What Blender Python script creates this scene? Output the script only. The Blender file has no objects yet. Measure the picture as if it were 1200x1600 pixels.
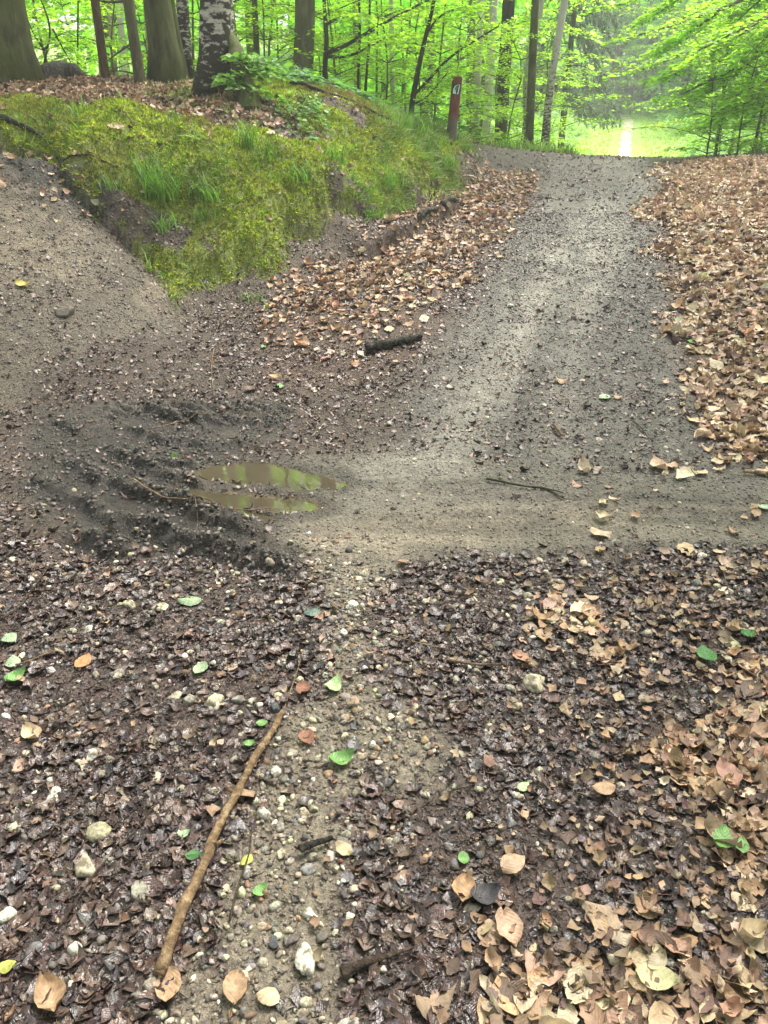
import bpy, bmesh, math, random
import numpy as np
from mathutils import Vector, Matrix
R = math.radians
rng = np.random.default_rng(11)
random.seed(5)
S = bpy.context.scene
COL = S.collection

# ------------------------------------------------------------------ camera
CAM_H, PITCH, F = 1.6, R(27.7), 1202.0
cd = bpy.data.cameras.new('camera'); cam = bpy.data.objects.new('camera', cd); COL.objects.link(cam)
cd.sensor_fit = 'VERTICAL'; cd.sensor_height = 24.0; cd.lens = 24.0*F/1600.0
cd.clip_start = 0.05; cd.clip_end = 900
cam.location = (0, 0, CAM_H); cam.rotation_euler = (R(90)-PITCH, 0, 0)
S.camera = cam

# ------------------------------------------------------------------ world, sun, exposure
SUN_EL, SUN_AZ = R(60), R(42)           # azimuth from +Y towards +X
w = bpy.data.worlds.new('World'); S.world = w; w.use_nodes = True
nt = w.node_tree; nt.nodes.clear()
bg = nt.nodes.new('ShaderNodeBackground'); ow = nt.nodes.new('ShaderNodeOutputWorld')
sk = nt.nodes.new('ShaderNodeTexSky'); sk.sky_type = 'NISHITA'; sk.sun_disc = False
sk.sun_elevation = SUN_EL; sk.sun_rotation = SUN_AZ; sk.air_density = 1.0; sk.dust_density = 4.0; sk.ozone_density = 0.6
hs = nt.nodes.new('ShaderNodeHueSaturation'); hs.inputs['Saturation'].default_value = .35      # a thin bright overcast
nt.links.new(sk.outputs[0], hs.inputs['Color']); nt.links.new(hs.outputs[0], bg.inputs[0]); bg.inputs[1].default_value = 0.15
nt.links.new(bg.outputs[0], ow.inputs[0])
sd = bpy.data.lights.new('sun', 'SUN'); sun = bpy.data.objects.new('sun', sd); COL.objects.link(sun)
sd.energy = 2.3; sd.angle = R(18); sd.color = (1.0, 0.95, 0.86)
sun.rotation_euler = Vector((-math.sin(SUN_AZ)*math.cos(SUN_EL), -math.cos(SUN_AZ)*math.cos(SUN_EL), -math.sin(SUN_EL))).to_track_quat('-Z', 'Y').to_euler()
S.view_settings.view_transform = 'Standard'; S.view_settings.look = 'None'
S.view_settings.gamma = 1.0; S.view_settings.exposure = 1.95
S.render.engine = 'CYCLES'
S.cycles.use_denoising = True
S.cycles.max_bounces = 6; S.cycles.diffuse_bounces = 3; S.cycles.glossy_bounces = 2
S.cycles.transmission_bounces = 4; S.cycles.transparent_max_bounces = 6
S.cycles.use_adaptive_sampling = True; S.cycles.adaptive_threshold = 0.02
S.cycles.sample_clamp_indirect = 6.0

# ------------------------------------------------------------------ numeric helpers
def ray(u, v):
    a = (np.asarray(u, float)-600)/F; b = (800-np.asarray(v, float))/F
    return a, math.cos(PITCH)+b*math.sin(PITCH), -math.sin(PITCH)+b*math.cos(PITCH)
def at(u, v, D):
    dx, dy, dz = ray(u, v); t = D/dy
    return np.array([dx*t, D, CAM_H+dz*t])
def ppm(D, v=200):                       # photograph pixels per metre at forward distance D
    return F/(D/ray(600, v)[1])

def _hash(ix, iy, seed):
    h = (ix.astype(np.int64)*374761393 + iy.astype(np.int64)*668265263 + seed*144269) & 0xffffffff
    h = ((h ^ (h >> 13))*1274126177) & 0xffffffff
    h = ((h ^ (h >> 16))*2246822519) & 0xffffffff
    return (h & 0xffffff)/float(0xffffff)
def vnoise(x, y, seed=0):
    xi = np.floor(x); yi = np.floor(y); fx = x-xi; fy = y-yi
    fx = fx*fx*(3-2*fx); fy = fy*fy*(3-2*fy)
    a = _hash(xi, yi, seed); b = _hash(xi+1, yi, seed); c = _hash(xi, yi+1, seed); d = _hash(xi+1, yi+1, seed)
    return (a*(1-fx)+b*fx)*(1-fy)+(c*(1-fx)+d*fx)*fy
def fbm(x, y, sc, octv=4, seed=0, gain=.5):
    s = 0; a = 1; tot = 0
    for k in range(octv):
        s = s+a*vnoise(x*sc+17.3*k, y*sc-9.1*k, seed+k); tot += a; a *= gain; sc *= 2.03
    return s/tot                          # 0..1
def sstep(a, b, x):
    t = np.clip((x-a)/(b-a), 0, 1); return t*t*(3-2*t)
def sdf(X, Y, poly):                      # signed distance, negative inside
    P = np.asarray(poly, float); n = len(P)
    d = np.full(X.shape, 1e9); ins = np.zeros(X.shape, bool)
    for i in range(n):
        x0, y0 = P[i]; x1, y1 = P[(i+1) % n]
        ex, ey = x1-x0, y1-y0; L = ex*ex+ey*ey+1e-12
        t = np.clip(((X-x0)*ex+(Y-y0)*ey)/L, 0, 1)
        d = np.minimum(d, (X-x0-t*ex)**2+(Y-y0-t*ey)**2)
        if abs(ey) > 1e-9:
            c = ((y0 > Y) != (y1 > Y)) & (X < ex*(Y-y0)/ey+x0)
            ins ^= c
    d = np.sqrt(d); return np.where(ins, -d, d)
def dline(X, Y, pts):                     # distance to an open polyline and arc parameter
    P = np.asarray(pts, float); best = np.full(X.shape, 1e9); side = np.zeros(X.shape)
    arc = np.zeros(X.shape); acc = 0
    for i in range(len(P)-1):
        x0, y0 = P[i]; x1, y1 = P[i+1]; ex, ey = x1-x0, y1-y0; L = ex*ex+ey*ey
        t = np.clip(((X-x0)*ex+(Y-y0)*ey)/L, 0, 1)
        d = (X-x0-t*ex)**2+(Y-y0-t*ey)**2
        m = d < best; best = np.where(m, d, best); arc = np.where(m, acc+t*math.sqrt(L), arc)
        side = np.where(m, np.sign(ex*(Y-y0)-ey*(X-x0)), side); acc += math.sqrt(L)
    return np.sqrt(best), arc, side

# ------------------------------------------------------------------ terrain
CP = []
for x in (-8, -5, -3, -1.5, 0, 1.5, 3, 5, 8):
    for y in (-6, -2, 0.5, 2, 3.2):
        CP.append((x, y, 0.0 if x > -3 or y < 1 else (-x-3)*.06*max(0, y-1)))
CP += [(0.3, 4.3, 0), (1.5, 4.3, 0), (3, 4.3, 0.0), (6, 4.3, .05), (-0.6, 4.2, 0)]
def cp(*a):
    for (u, v, D) in a:
        p = at(u, v, D); CP.append((p[0], p[1], p[2]))
cp((820, 450, 6.3), (900, 400, 7.2), (930, 350, 8.5), (960, 300, 10.3), (980, 262, 12.2), (990, 248, 13.2),
   (1180, 590, 4.75), (1190, 450, 6.1), (1190, 400, 6.9), (1190, 340, 8.3), (1190, 290, 10.0), (1190, 250, 12.4), (1200, 239, 13.4),
   (1500, 500, 5.3), (1500, 380, 7), (1500, 280, 10), (1500, 230, 13.4),
   (600, 520, 5.45), (700, 450, 6.3), (740, 380, 7.5), (790, 320, 9.3), (830, 262, 12.0), (840, 237, 13.4), (700, 330, 9.0),
   (450, 560, 5.1), (520, 470, 6.2), (600, 420, 7.0), (650, 360, 8.2), (720, 290, 10.4), (740, 255, 12.0), (770, 232, 13.2),
   # bank foot
   (690, 285, 10.4), (640, 325, 8.9), (560, 385, 7.75), (450, 440, 6.85), (400, 475, 6.45), (300, 495, 6.2), (360, 500, 6.1),
   # bare slope on the left
   (0, 620, 4.55), (-150, 600, 4.5), (0, 540, 4.95), (0, 480, 5.35), (0, 400, 5.9), (0, 330, 6.4), (0, 262, 6.9), (-200, 400, 5.8), (-200, 270, 6.7),
   (150, 560, 4.95), (150, 480, 5.6), (150, 420, 6.05), (100, 350, 6.45), (90, 290, 6.85), (250, 480, 6.0), (220, 430, 6.2),
   # moss face
   (120, 270, 7.15), (200, 370, 6.75), (240, 400, 6.65), (270, 455, 6.4), (100, 230, 7.45), (230, 300, 7.25), (300, 350, 7.1), (330, 420, 6.8),
   (0, 200, 7.8), (180, 215, 7.7), (300, 250, 7.65), (380, 300, 7.45), (420, 370, 7.2), (430, 425, 6.95),
   (520, 290, 8.05), (500, 340, 7.75), (480, 385, 7.4), (450, 260, 8.0), (560, 300, 8.6), (600, 270, 9.3),
   # top
   (0, 170, 8.6), (180, 182, 8.5), (350, 215, 8.4), (450, 225, 8.6), (530, 215, 9.2), (610, 215, 10.0), (660, 235, 10.6), (700, 245, 11.0),
   (0, 130, 10.8), (150, 129, 11.0), (220, 137, 10.8), (300, 140, 10.6), (345, 152, 9.8), (390, 172, 9.2), (420, 145, 10.6),
   (480, 128, 11.6), (560, 155, 11.8), (640, 190, 12.2), (705, 216, 12.1), (-200, 130, 10.5), (-200, 180, 8.2), (-500, 150, 9.5), (-500, 400, 5.5), (-500, 250, 7))
CP += [(-14, 12, 2.1), (-14, 4, 1.0), (-8, 14, 1.9), (-4, 15, 1.55), (-1, 16, 1.1), (2, 17, .6), (5, 17, .4), (9, 17, .7), (14, 14, 1.2), (14, 6, .5), (-14, 18, 1.8), (12, 20, .6), (-5, 19, 1.3)]
CP = np.array(CP)
def _k(r2): return np.where(r2 > 1e-12, .5*r2*np.log(r2+1e-12), 0)
n = len(CP); dd = (CP[:, None, 0]-CP[None, :, 0])**2+(CP[:, None, 1]-CP[None, :, 1])**2
A = np.zeros((n+3, n+3)); A[:n, :n] = _k(dd)+np.eye(n)*0.004
A[:n, n] = 1; A[:n, n+1] = CP[:, 0]; A[:n, n+2] = CP[:, 1]; A[n, :n] = 1; A[n+1, :n] = CP[:, 0]; A[n+2, :n] = CP[:, 1]
W = np.linalg.solve(A, np.concatenate([CP[:, 2], np.zeros(3)]))
def hbase(X, Y):
    X = np.asarray(X, float); Y = np.asarray(Y, float)
    Xc = np.clip(X, -14, 14); Yc = np.clip(Y, -6, 19)
    h = W[n]+W[n+1]*Xc+W[n+2]*Yc
    for i in range(n): h = h+W[i]*_k((Xc-CP[i, 0])**2+(Yc-CP[i, 1])**2)
    va = np.interp(Y, [14, 18, 24, 33, 50, 72, 90, 150, 300], [.5, -.25, -.55, -.12, .4, .95, 2.4, 9, 22])
    side = np.clip(np.abs(X-.3*Y)-5, 0, 60)
    va = va+.05*side+np.where(X < .3*Y-8, .6*sstep(0, 10, .3*Y-8-X), 0)
    t = sstep(14.0, 19.0, Y)
    return h*(1-t)+va*t
def G(*uv):                               # where the view ray of a photo pixel first meets the ground
    out = []
    D = np.concatenate([np.arange(.4, 16, .02), np.arange(16, 120, .2)])
    for (u, v) in uv:
        dx, dy, dz = ray(u, v); t = D/dy
        z = CAM_H+dz*t; below = np.nonzero(z < HG(dx*t, D))[0]
        k = below[0] if len(below) else len(D)-1
        out.append((dx*t[k], D[k]))
    return out
# coarse table for G
_gx = np.linspace(-14, 14, 281); _gy = np.linspace(0, 120, 1201)
_GT = hbase(*np.meshgrid(_gx, _gy))
def bil(gx, gy, T, X, Y):
    X = np.clip(X, gx[0], gx[-1]); Y = np.clip(Y, gy[0], gy[-1])
    i = np.clip(np.searchsorted(gx, X)-1, 0, len(gx)-2); j = np.clip(np.searchsorted(gy, Y)-1, 0, len(gy)-2)
    fx = (X-gx[i])/(gx[i+1]-gx[i]); fy = (Y-gy[j])/(gy[j+1]-gy[j])
    return (T[j, i]*(1-fx)+T[j, i+1]*fx)*(1-fy)+(T[j+1, i]*(1-fx)+T[j+1, i+1]*fx)*fy
def HG(X, Y): return bil(_gx, _gy, _GT, X, Y)

def axis(lo_f, hi_f, lo, hi, s, g1, far1, g2):
    a = list(np.arange(lo_f, hi_f, s)); x = a[-1]
    while x < hi:
        d = x-hi_f; x += s*(1+d*g1) if d < far1 else s*(1+far1*g1)+ (d-far1)*g2; a.append(x)
    b = []; x = lo_f
    while x > lo:
        d = lo_f-x; x -= s*(1+d*g1) if d < far1 else s*(1+far1*g1)+(d-far1)*g2; b.append(x)
    return np.array(b[::-1]+a)
gx = axis(-2.4, 2.6, -220, 220, .012, .55, 6, .12)
gy = axis(0.6, 5.6, -30, 330, .012, .5, 9, .07)
GX, GY = np.meshgrid(gx, gy)
H = hbase(GX, GY)
_n2 = lambda sc, o, s: fbm(GX, GY, sc, o, s)
wx = GX+.10*(_n2(3.1, 3, 40)-.5); wy = GY+.10*(_n2(3.1, 3, 50)-.5)       # warped coordinates for ragged zone edges
wx2 = GX+.5*(_n2(1.1, 4, 60)-.5); wy2 = GY+.5*(_n2(1.1, 4, 70)-.5)

def zone(poly, soft=.12, X=wx, Y=wy): return 1-sstep(-soft, soft, sdf(X, Y, G(*poly)))
# puddles
P1 = G((292, 738), (330, 726), (385, 721), (440, 727), (500, 741), (548, 755), (520, 765), (470, 763), (420, 758), (360, 756), (320, 749))
P2 = G((240, 764), (300, 763), (340, 765), (400, 769), (470, 774), (505, 782), (514, 791), (490, 799), (440, 797), (380, 792), (330, 787), (285, 778))
P3 = G((322, 802), (350, 796), (400, 799), (432, 803), (400, 809), (355, 809))
wxs = GX+.07*(_n2(10, 4, 41)-.5); wys = GY+.06*(_n2(10, 4, 51)-.5)
basin = np.minimum(np.minimum(sdf(wxs, wys, P1), sdf(wxs, wys, P2)), sdf(wxs, wys, P3))
# churned wheel ruts left of the puddle
RUTS = [G((60, 655), (150, 690), (240, 722), (330, 735)), G((40, 745), (110, 775), (190, 812), (300, 850), (420, 880), (500, 893)),
        G((90, 660), (180, 712), (260, 742), (330, 758)), G((110, 740), (200, 765), (290, 790), (360, 815), (430, 830)),
        G((40, 700), (150, 742), (240, 775), (330, 800)), G((200, 640), (300, 655), (400, 660), (470, 652)), G((180, 668), (260, 690), (330, 700), (420, 690)),
        G((100, 830), (160, 845), (240, 870))]
rut = np.zeros(GX.shape); groove = np.zeros(GX.shape)
near = (GY < 6) & (np.abs(GX) < 4.5)
for k, L in enumerate(RUTS):
    d, arc, side = dline(wxs, wys, L); m = 1-sstep(.2, 1.2, np.abs(arc/ max(1e-3, np.nanmax(arc[near]))-.5)*2-.0) if False else 1.0
    fade = np.clip(arc*6, 0, 1)*np.clip((arc.max()-arc)*6, 0, 1)
    rut = np.maximum(rut, np.exp(-(d/.05)**2)*fade)
    groove = np.maximum(groove, np.exp(-((d-.085)/.04)**2)*fade)
churn = zone([(60, 640), (200, 630), (460, 630), (440, 690), (330, 720), (270, 760), (330, 800), (460, 880), (300, 880), (120, 840), (30, 760)], .1)
clod = _n2(26, 3, 80)
smear = np.zeros(GX.shape)
for L in (RUTS[1], RUTS[0]):
    d, arc, side = dline(GX+.05*(_n2(5, 3, 44)-.5), GY+.05*(_n2(5, 3, 54)-.5), L); smear = smear+.5*np.sin(d*2*np.pi/.062+1.5*_n2(3, 2, 61))
along = sstep(.30, .62, _n2(3.4, 3, 62))
H = H+near*(rut*(.026+.026*clod)*(.55+.45*along)-groove*.056*(1-rut)*(.6+.4*along)+churn*(.022*(clod-.45)+.016*smear*(.4+along)))
# long shallow wheel tracks across the picture
TRK = [G((520, 765), (700, 775), (900, 785), (1250, 790), (1500, 790)), G((540, 745), (700, 742), (900, 740), (1250, 735), (1500, 730)),
       G((500, 820), (650, 812), (900, 800), (1250, 812), (1500, 815))]
for k, L in enumerate(TRK):
    d, arc, side = dline(wx, wy, L); e = np.clip(arc*2, 0, 1)
    H = H+near*e*(np.exp(-((d-.05)/.035)**2)*.009*(.4+clod)-np.exp(-(d/.04)**2)*.012)
H = H-.028*(1-sstep(-.05, .035, basin))*near
# general roughness
z_sand = np.zeros(GX.shape)
bankm = sstep(.35, 1.1, H)*(GX < 1.2)*(GY > 5.8)*(GY < 14)
MOSSP = [(-900, 140), (0, 165), (60, 172), (180, 183), (250, 190), (400, 215), (440, 232), (520, 222), (620, 205), (700, 232), (718, 262), (690, 290), (620, 318), (560, 330), (515, 300), (490, 350), (445, 350), (440, 415), (420, 430), (380, 420), (300, 450), (270, 465), (220, 390), (120, 300), (90, 240), (0, 232), (-900, 240)]
msd = sdf(GX+.16*(_n2(4.1, 3, 141)-.5), GY+.16*(_n2(4.1, 3, 151)-.5), G(*MOSSP))
H = H+(GY > 5.8)*(GY < 14)*(.13*sstep(-.02, .16, -msd)-.09*np.exp(-(np.maximum(msd, 0)/.16)**2)*(msd > 0)*sstep(.25, .6, H))
H = H+(.014*(_n2(2.2, 4, 3)-.5)+.012*(_n2(11, 3, 5)-.5)+.006*(_n2(45, 2, 7)-.5))*sstep(0, .03, basin+.01)
H = H+bankm*(1-.6*sstep(9.5, 10.5, GY))*(.26*(_n2(1.3, 4, 9)-.5)+.16*(_n2(4, 4, 12)-.5)+.07*(_n2(11, 3, 13)-.5))*sstep(6.0, 7.2, GY)
H = H+sstep(14, 20, GY)*.3*(_n2(.4, 3, 15)-.5)
# small eroded step of dark soil and roots between bank and path
STEP = G((560, 412), (600, 388), (640, 372), (680, 350), (722, 326))
dS, aS, sS = dline(wxs, wys, STEP)
H = H+np.where(sS > 0, .13*np.exp(-(dS/.33)**2), .13*np.exp(-(dS/.03)**2))*np.clip(aS*5, 0, 1)*np.clip((aS.max()-aS)*4, 0, 1)*(GY > 6)*(GY < 12)
H = H+near*.014*(_n2(28, 3, 77)-.5)*np.exp(-(basin/.06)**2)
WATER = float(np.median(H[(basin < -.02) & near]))+.014
H = np.where(near & (basin > .02) & (basin < 1.5), np.maximum(H, WATER+.003), H)
def hgt(X, Y): return bil(gx, gy, H, X, Y)
def nrm(X, Y, e=.02):
    e = np.maximum(e, .004*np.abs(Y)); dzx = (hgt(X+e, Y)-hgt(X-e, Y))/(2*e); dzy = (hgt(X, Y+e)-hgt(X, Y-e))/(2*e)
    N = np.stack([-dzx, -dzy, np.ones_like(dzx)], -1); return N/np.linalg.norm(N, axis=-1, keepdims=True)

# zone masks, all in ground coordinates
Z = {}
Z['sand'] = np.maximum(zone([(470, 840), (600, 835), (640, 880), (600, 900), (590, 960), (620, 1080), (700, 1180), (690, 1230), (600, 1200), (560, 1260), (545, 1400), (560, 1640), (250, 1640), (340, 1400), (400, 1250), (440, 1150), (500, 1060), (500, 900)], .07),
                     zone([(560, 1100), (650, 1080), (720, 1170), (690, 1240), (600, 1230)], .06))
Z['sand'] = Z['sand']*sstep(.30, .46, _n2(5, 4, 88)+.12)
Z['track'] = zone([(430, 720), (640, 700), (800, 735), (1050, 730), (1400, 700), (2400, 680), (2400, 860), (1400, 862), (1000, 868), (700, 880), (560, 890), (420, 850), (470, 800)], .16)
Z['beige'] = zone([(480, 815), (700, 800), (900, 790), (1300, 795), (1300, 830), (900, 840), (640, 870), (560, 900), (500, 870)], .12)
Z['road'] = zone([(640, 720), (640, 620), (690, 540), (760, 440), (830, 340), (850, 280), (860, 250), (1030, 247), (1020, 300), (1020, 400), (1050, 520), (1090, 640), (1130, 730), (900, 740)], .22)
Z['pale'] = np.maximum(zone([(640, 700), (760, 560), (800, 480), (860, 420), (900, 330), (960, 300), (980, 380), (950, 460), (870, 540), (780, 640), (740, 720)], .2, wx2, wy2),
                       zone([(560, 720), (700, 715), (760, 740), (640, 760), (540, 750)], .08))
Z['slope'] = zone([(-900, 640), (0, 640), (120, 560), (280, 520), (300, 470), (240, 400), (130, 320), (90, 245), (0, 235), (-900, 250)], .15)
Z['slopebeige'] = zone([(-600, 470), (0, 450), (180, 490), (300, 470), (240, 410), (130, 330), (40, 290), (0, 290), (-600, 330)], .2)
Z['churn'] = churn
bank_moss = zone([(-900, 140), (0, 165), (60, 172), (180, 183), (250, 190), (400, 215), (440, 232), (520, 222), (620, 205), (700, 232), (718, 262), (690, 290), (620, 318), (560, 330), (515, 300), (490, 350), (445, 350), (440, 415), (420, 430), (380, 420), (300, 450), (270, 465), (220, 390), (120, 300), (90, 240), (0, 232), (-900, 240)], .08)
top_leaf = zone([(-900, 135), (-900, 120), (0, 125), (150, 127), (300, 138), (420, 160), (460, 185), (420, 222), (250, 195), (180, 187), (0, 175)], .12)
moss2 = zone([(210, 142), (290, 138), (345, 160), (400, 175), (480, 130), (560, 150), (640, 186), (720, 216), (735, 232), (600, 225), (470, 200), (380, 195), (300, 165), (240, 155)], .12)
cap = zone([(-900, 140), (0, 160), (180, 178), (400, 210), (520, 215), (620, 200), (720, 230), (720, 262), (620, 300), (540, 285), (480, 310), (400, 330), (300, 320), (240, 310), (190, 290), (110, 265), (60, 236), (-900, 236)], .16)
Z['moss'] = np.maximum(bank_moss*np.maximum(cap*sstep(.30, .42, _n2(2.3, 4, 90)+.1), sstep(.42, .50, _n2(3.2, 4, 93)+.04)), moss2*sstep(.38, .5, _n2(1.6, 4, 92)))*(GY > 5.5)
Z['moss'] = np.maximum(Z['moss'], bankm*sstep(1.0, 1.2, H)*(1-top_leaf)*(GY > 9.3)*sstep(.40, .5, _n2(1.8, 4, 94)+.05))
Z['soilface'] = zone([(270, 465), (300, 440), (430, 425), (445, 350), (500, 340), (560, 340), (550, 400), (420, 480), (330, 520), (280, 500)], .1)*(GY > 5.5)
Z['verge'] = zone([(400, 610), (540, 600), (640, 560), (720, 460), (790, 370), (840, 300), (840, 265), (760, 262), (700, 285), (640, 325), (560, 392), (440, 440), (400, 480), (400, 540)], .14)
Z['rbank'] = zone([(1030, 262), (1010, 330), (1040, 450), (1060, 560), (1110, 660), (1180, 740), (1400, 700), (2500, 600), (2500, 240), (1200, 244)], .14)
Z['fore'] = zone([(-900, 900), (0, 860), (200, 870), (330, 880), (450, 900), (560, 905), (700, 885), (1000, 870), (1400, 862), (2500, 860), (2500, 2600), (-900, 2600)], .14)
Z['tan'] = zone([(880, 960), (960, 880), (1400, 862), (2500, 860), (2500, 2600), (700, 2600), (840, 1640), (890, 1400), (900, 1200), (930, 1080)], .22, wx2, wy2)*Z['fore']
Z['topleaf'] = top_leaf
def soft(poly, s, noise, amt): return sstep(.30, .70, zone(poly, s, wx2, wy2)+amt*(noise-.5))
Z['verge2'] = sstep(.32, .75, zone([(400, 610), (540, 600), (640, 560), (720, 460), (790, 370), (840, 300), (840, 265), (760, 262), (700, 285), (640, 325), (560, 392), (440, 440), (400, 480), (400, 540)], .5)+1.1*(_n2(2.6, 4, 95)-.5)-.12*(_n2(9, 3, 97) > .5))*Z['verge']**.3
Z['rbank2'] = sstep(.35, .8, zone([(1040, 255), (1015, 330), (1040, 450), (1060, 560), (1120, 660), (1190, 720), (1400, 690), (2500, 600), (2500, 240), (1200, 244)], .6)+.95*(_n2(2.2, 4, 96)-.5))
far = sstep(13.5, 15.5, GY)
Z['grassfar'] = far
FPATH = [G((985, 246))[0], at(978, 215, 45)[:2], at(983, 190, 66)[:2], (at(985, 183, 72)[0], 76)]
dP, aP, _ = dline(GX, GY, FPATH)
Z['farpath'] = (1-sstep(.45, .65, dP+.2*(_n2(.8, 3, 33)-.5)))*(GY > 20)*(GY < 77)
def zv(name, X, Y): return bil(gx, gy, Z[name], X, Y)

# ------------------------------------------------------------------ mesh helpers
def mesh_np(name, V, Fc, mat, parent=None, col=None, uv=None, smooth=True, link=True):
    me = bpy.data.meshes.new(name); V = np.ascontiguousarray(V, dtype=np.float32); Fc = np.ascontiguousarray(Fc, dtype=np.int32)
    me.vertices.add(len(V)); me.vertices.foreach_set('co', V.ravel())
    k = Fc.shape[1]; me.loops.add(Fc.size); me.loops.foreach_set('vertex_index', Fc.ravel())
    me.polygons.add(len(Fc)); me.polygons.foreach_set('loop_start', np.arange(0, Fc.size, k, dtype=np.int32))
    if col is not None:
        c = np.ones((len(V), 4), np.float32); c[:, :3] = col
        a = me.color_attributes.new('Col', 'FLOAT_COLOR', 'POINT'); a.data.foreach_set('color', c.ravel())
    if uv is not None:
        l = me.uv_layers.new(name='UVMap'); l.data.foreach_set('uv', np.ascontiguousarray(uv[Fc.ravel()], dtype=np.float32).ravel())
    if smooth: me.polygons.foreach_set('use_smooth', np.ones(len(Fc), bool))
    me.update(calc_edges=True); me.materials.append(mat)
    o = bpy.data.objects.new(name, me)
    if link: COL.objects.link(o)
    if parent is not None: o.parent = parent
    return o
def tag(o, label=None, cat=None, group=None, kind=None):
    if label: o['label'] = label
    if cat: o['category'] = cat
    if group: o['group'] = group
    if kind: o['kind'] = kind
    return o
def thing(name, loc, label, cat, group=None, rz=0):
    o = bpy.data.objects.new(name, None); o.empty_display_size = .1; COL.objects.link(o)
    o.location = loc; o.rotation_euler = (0, 0, rz); return tag(o, label, cat, group)
def basis(N, yaw):
    """rotation matrices whose z axis is N, spun by yaw"""
    N = N/np.linalg.norm(N, axis=1, keepdims=True)
    a = np.stack([np.cos(yaw), np.sin(yaw), np.zeros_like(yaw)], -1)
    x = a-N*(a*N).sum(1, keepdims=True); bad = np.linalg.norm(x, axis=1) < 1e-3; x[bad] = (1, 0, 0)
    x /= np.linalg.norm(x, axis=1, keepdims=True); y = np.cross(N, x)
    return np.stack([x, y, N], -1)
def scatter(tmpls, P, Rm, Sc, col, jit=.0):
    """templates: list of (V,F,uv). returns merged V,F,col,uv"""
    Sc = np.asarray(Sc); Sc = Sc[:, None]*np.ones((1, 3)) if Sc.ndim == 1 else Sc
    idx = rng.integers(0, len(tmpls), len(P)); Vs, Fs, Cs, Us = [], [], [], []; off = 0
    for k, (tv, tf, tu) in enumerate(tmpls):
        m = idx == k; c = m.sum()
        if c == 0: continue
        v = np.einsum('nij,nvj->nvi', Rm[m], tv[None]*Sc[m][:, None, :])+P[m][:, None, :]
        nv = len(tv); f = tf[None]+(np.arange(c)*nv)[:, None, None]+off
        Vs.append(v.reshape(-1, 3)); Fs.append(f.reshape(-1, tf.shape[1])); off += c*nv
        cc = np.repeat(col[m][:, None, :], nv, 1).reshape(-1, 3); Cs.append(cc); Us.append(np.tile(tu, (c, 1)))
    return np.concatenate(Vs), np.concatenate(Fs), np.concatenate(Cs), np.concatenate(Us)
def pick(pal, wts, n, var=.18):
    pal = np.array(pal, float); i = rng.choice(len(pal), n, p=np.array(wts, float)/sum(wts))
    return np.clip(pal[i]*(1+var*rng.standard_normal((n, 1)))*(1+.05*rng.standard_normal((n, 3))), .003, .9)
def tube(pts, rad, sides=8, wob=.0, seed=0, flute=0.0):
    """closed-tip tube along points; quads only"""
    P = np.asarray(pts, float); rad = np.asarray(rad, float); m = len(P)
    T = np.gradient(P, axis=0); T /= np.linalg.norm(T, axis=1, keepdims=True)+1e-9
    ref = np.array([0, 0, 1.]) if abs(T[0, 2]) < .9 else np.array([1., 0, 0])
    u = np.cross(T[0], ref); u /= np.linalg.norm(u); V = []
    r2 = np.random.default_rng(seed); ph = r2.random(4)*6.28
    for i in range(m):
        u = u-T[i]*np.dot(u, T[i]); u /= np.linalg.norm(u)+1e-9; q = np.cross(T[i], u)
        a = np.arange(sides)/sides*2*np.pi
        fl = 1+wob*(np.sin(2*a+ph[0]+i*.7)*.5+np.sin(3*a+ph[1]-i*.5)*.5+(r2.random(sides)-.5)*.8)
        if flute: fl = fl+flute*max(0, 1-i/2.5)*(.5+.5*np.sin(5*a+ph[2]))
        V.append(P[i]+rad[i]*fl[:, None]*(np.cos(a)[:, None]*u+np.sin(a)[:, None]*q))
    V = [P[0]+(v-P[0])*.02 for v in V[:1]]+V+[P[-1]+(V[-1]-P[-1])*.02]
    V = np.array(V); k = len(V); F_ = []
    for i in range(k-1):
        for j in range(sides): F_.append((i*sides+j, i*sides+(j+1) % sides, (i+1)*sides+(j+1) % sides, (i+1)*sides+j))
    return V.reshape(-1, 3), np.array(F_)
def merge(parts):
    Vs, Fs, o = [], [], 0
    for v, f in parts: Vs.append(v); Fs.append(f+o); o += len(v)
    return np.concatenate(Vs), np.concatenate(Fs)
def smoothline(pts, n):
    P = np.asarray(pts, float)
    for _ in range(3):
        Q = [P[0]]
        for i in range(len(P)-1): Q += [P[i]*.75+P[i+1]*.25, P[i]*.25+P[i+1]*.75]
        P = np.array(Q+[P[-1]])
    s = np.concatenate([[0], np.cumsum(np.linalg.norm(np.diff(P, axis=0), axis=1))]); t = np.linspace(0, s[-1], n)
    return np.stack([np.interp(t, s, P[:, k]) for k in range(P.shape[1])], -1)

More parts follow.
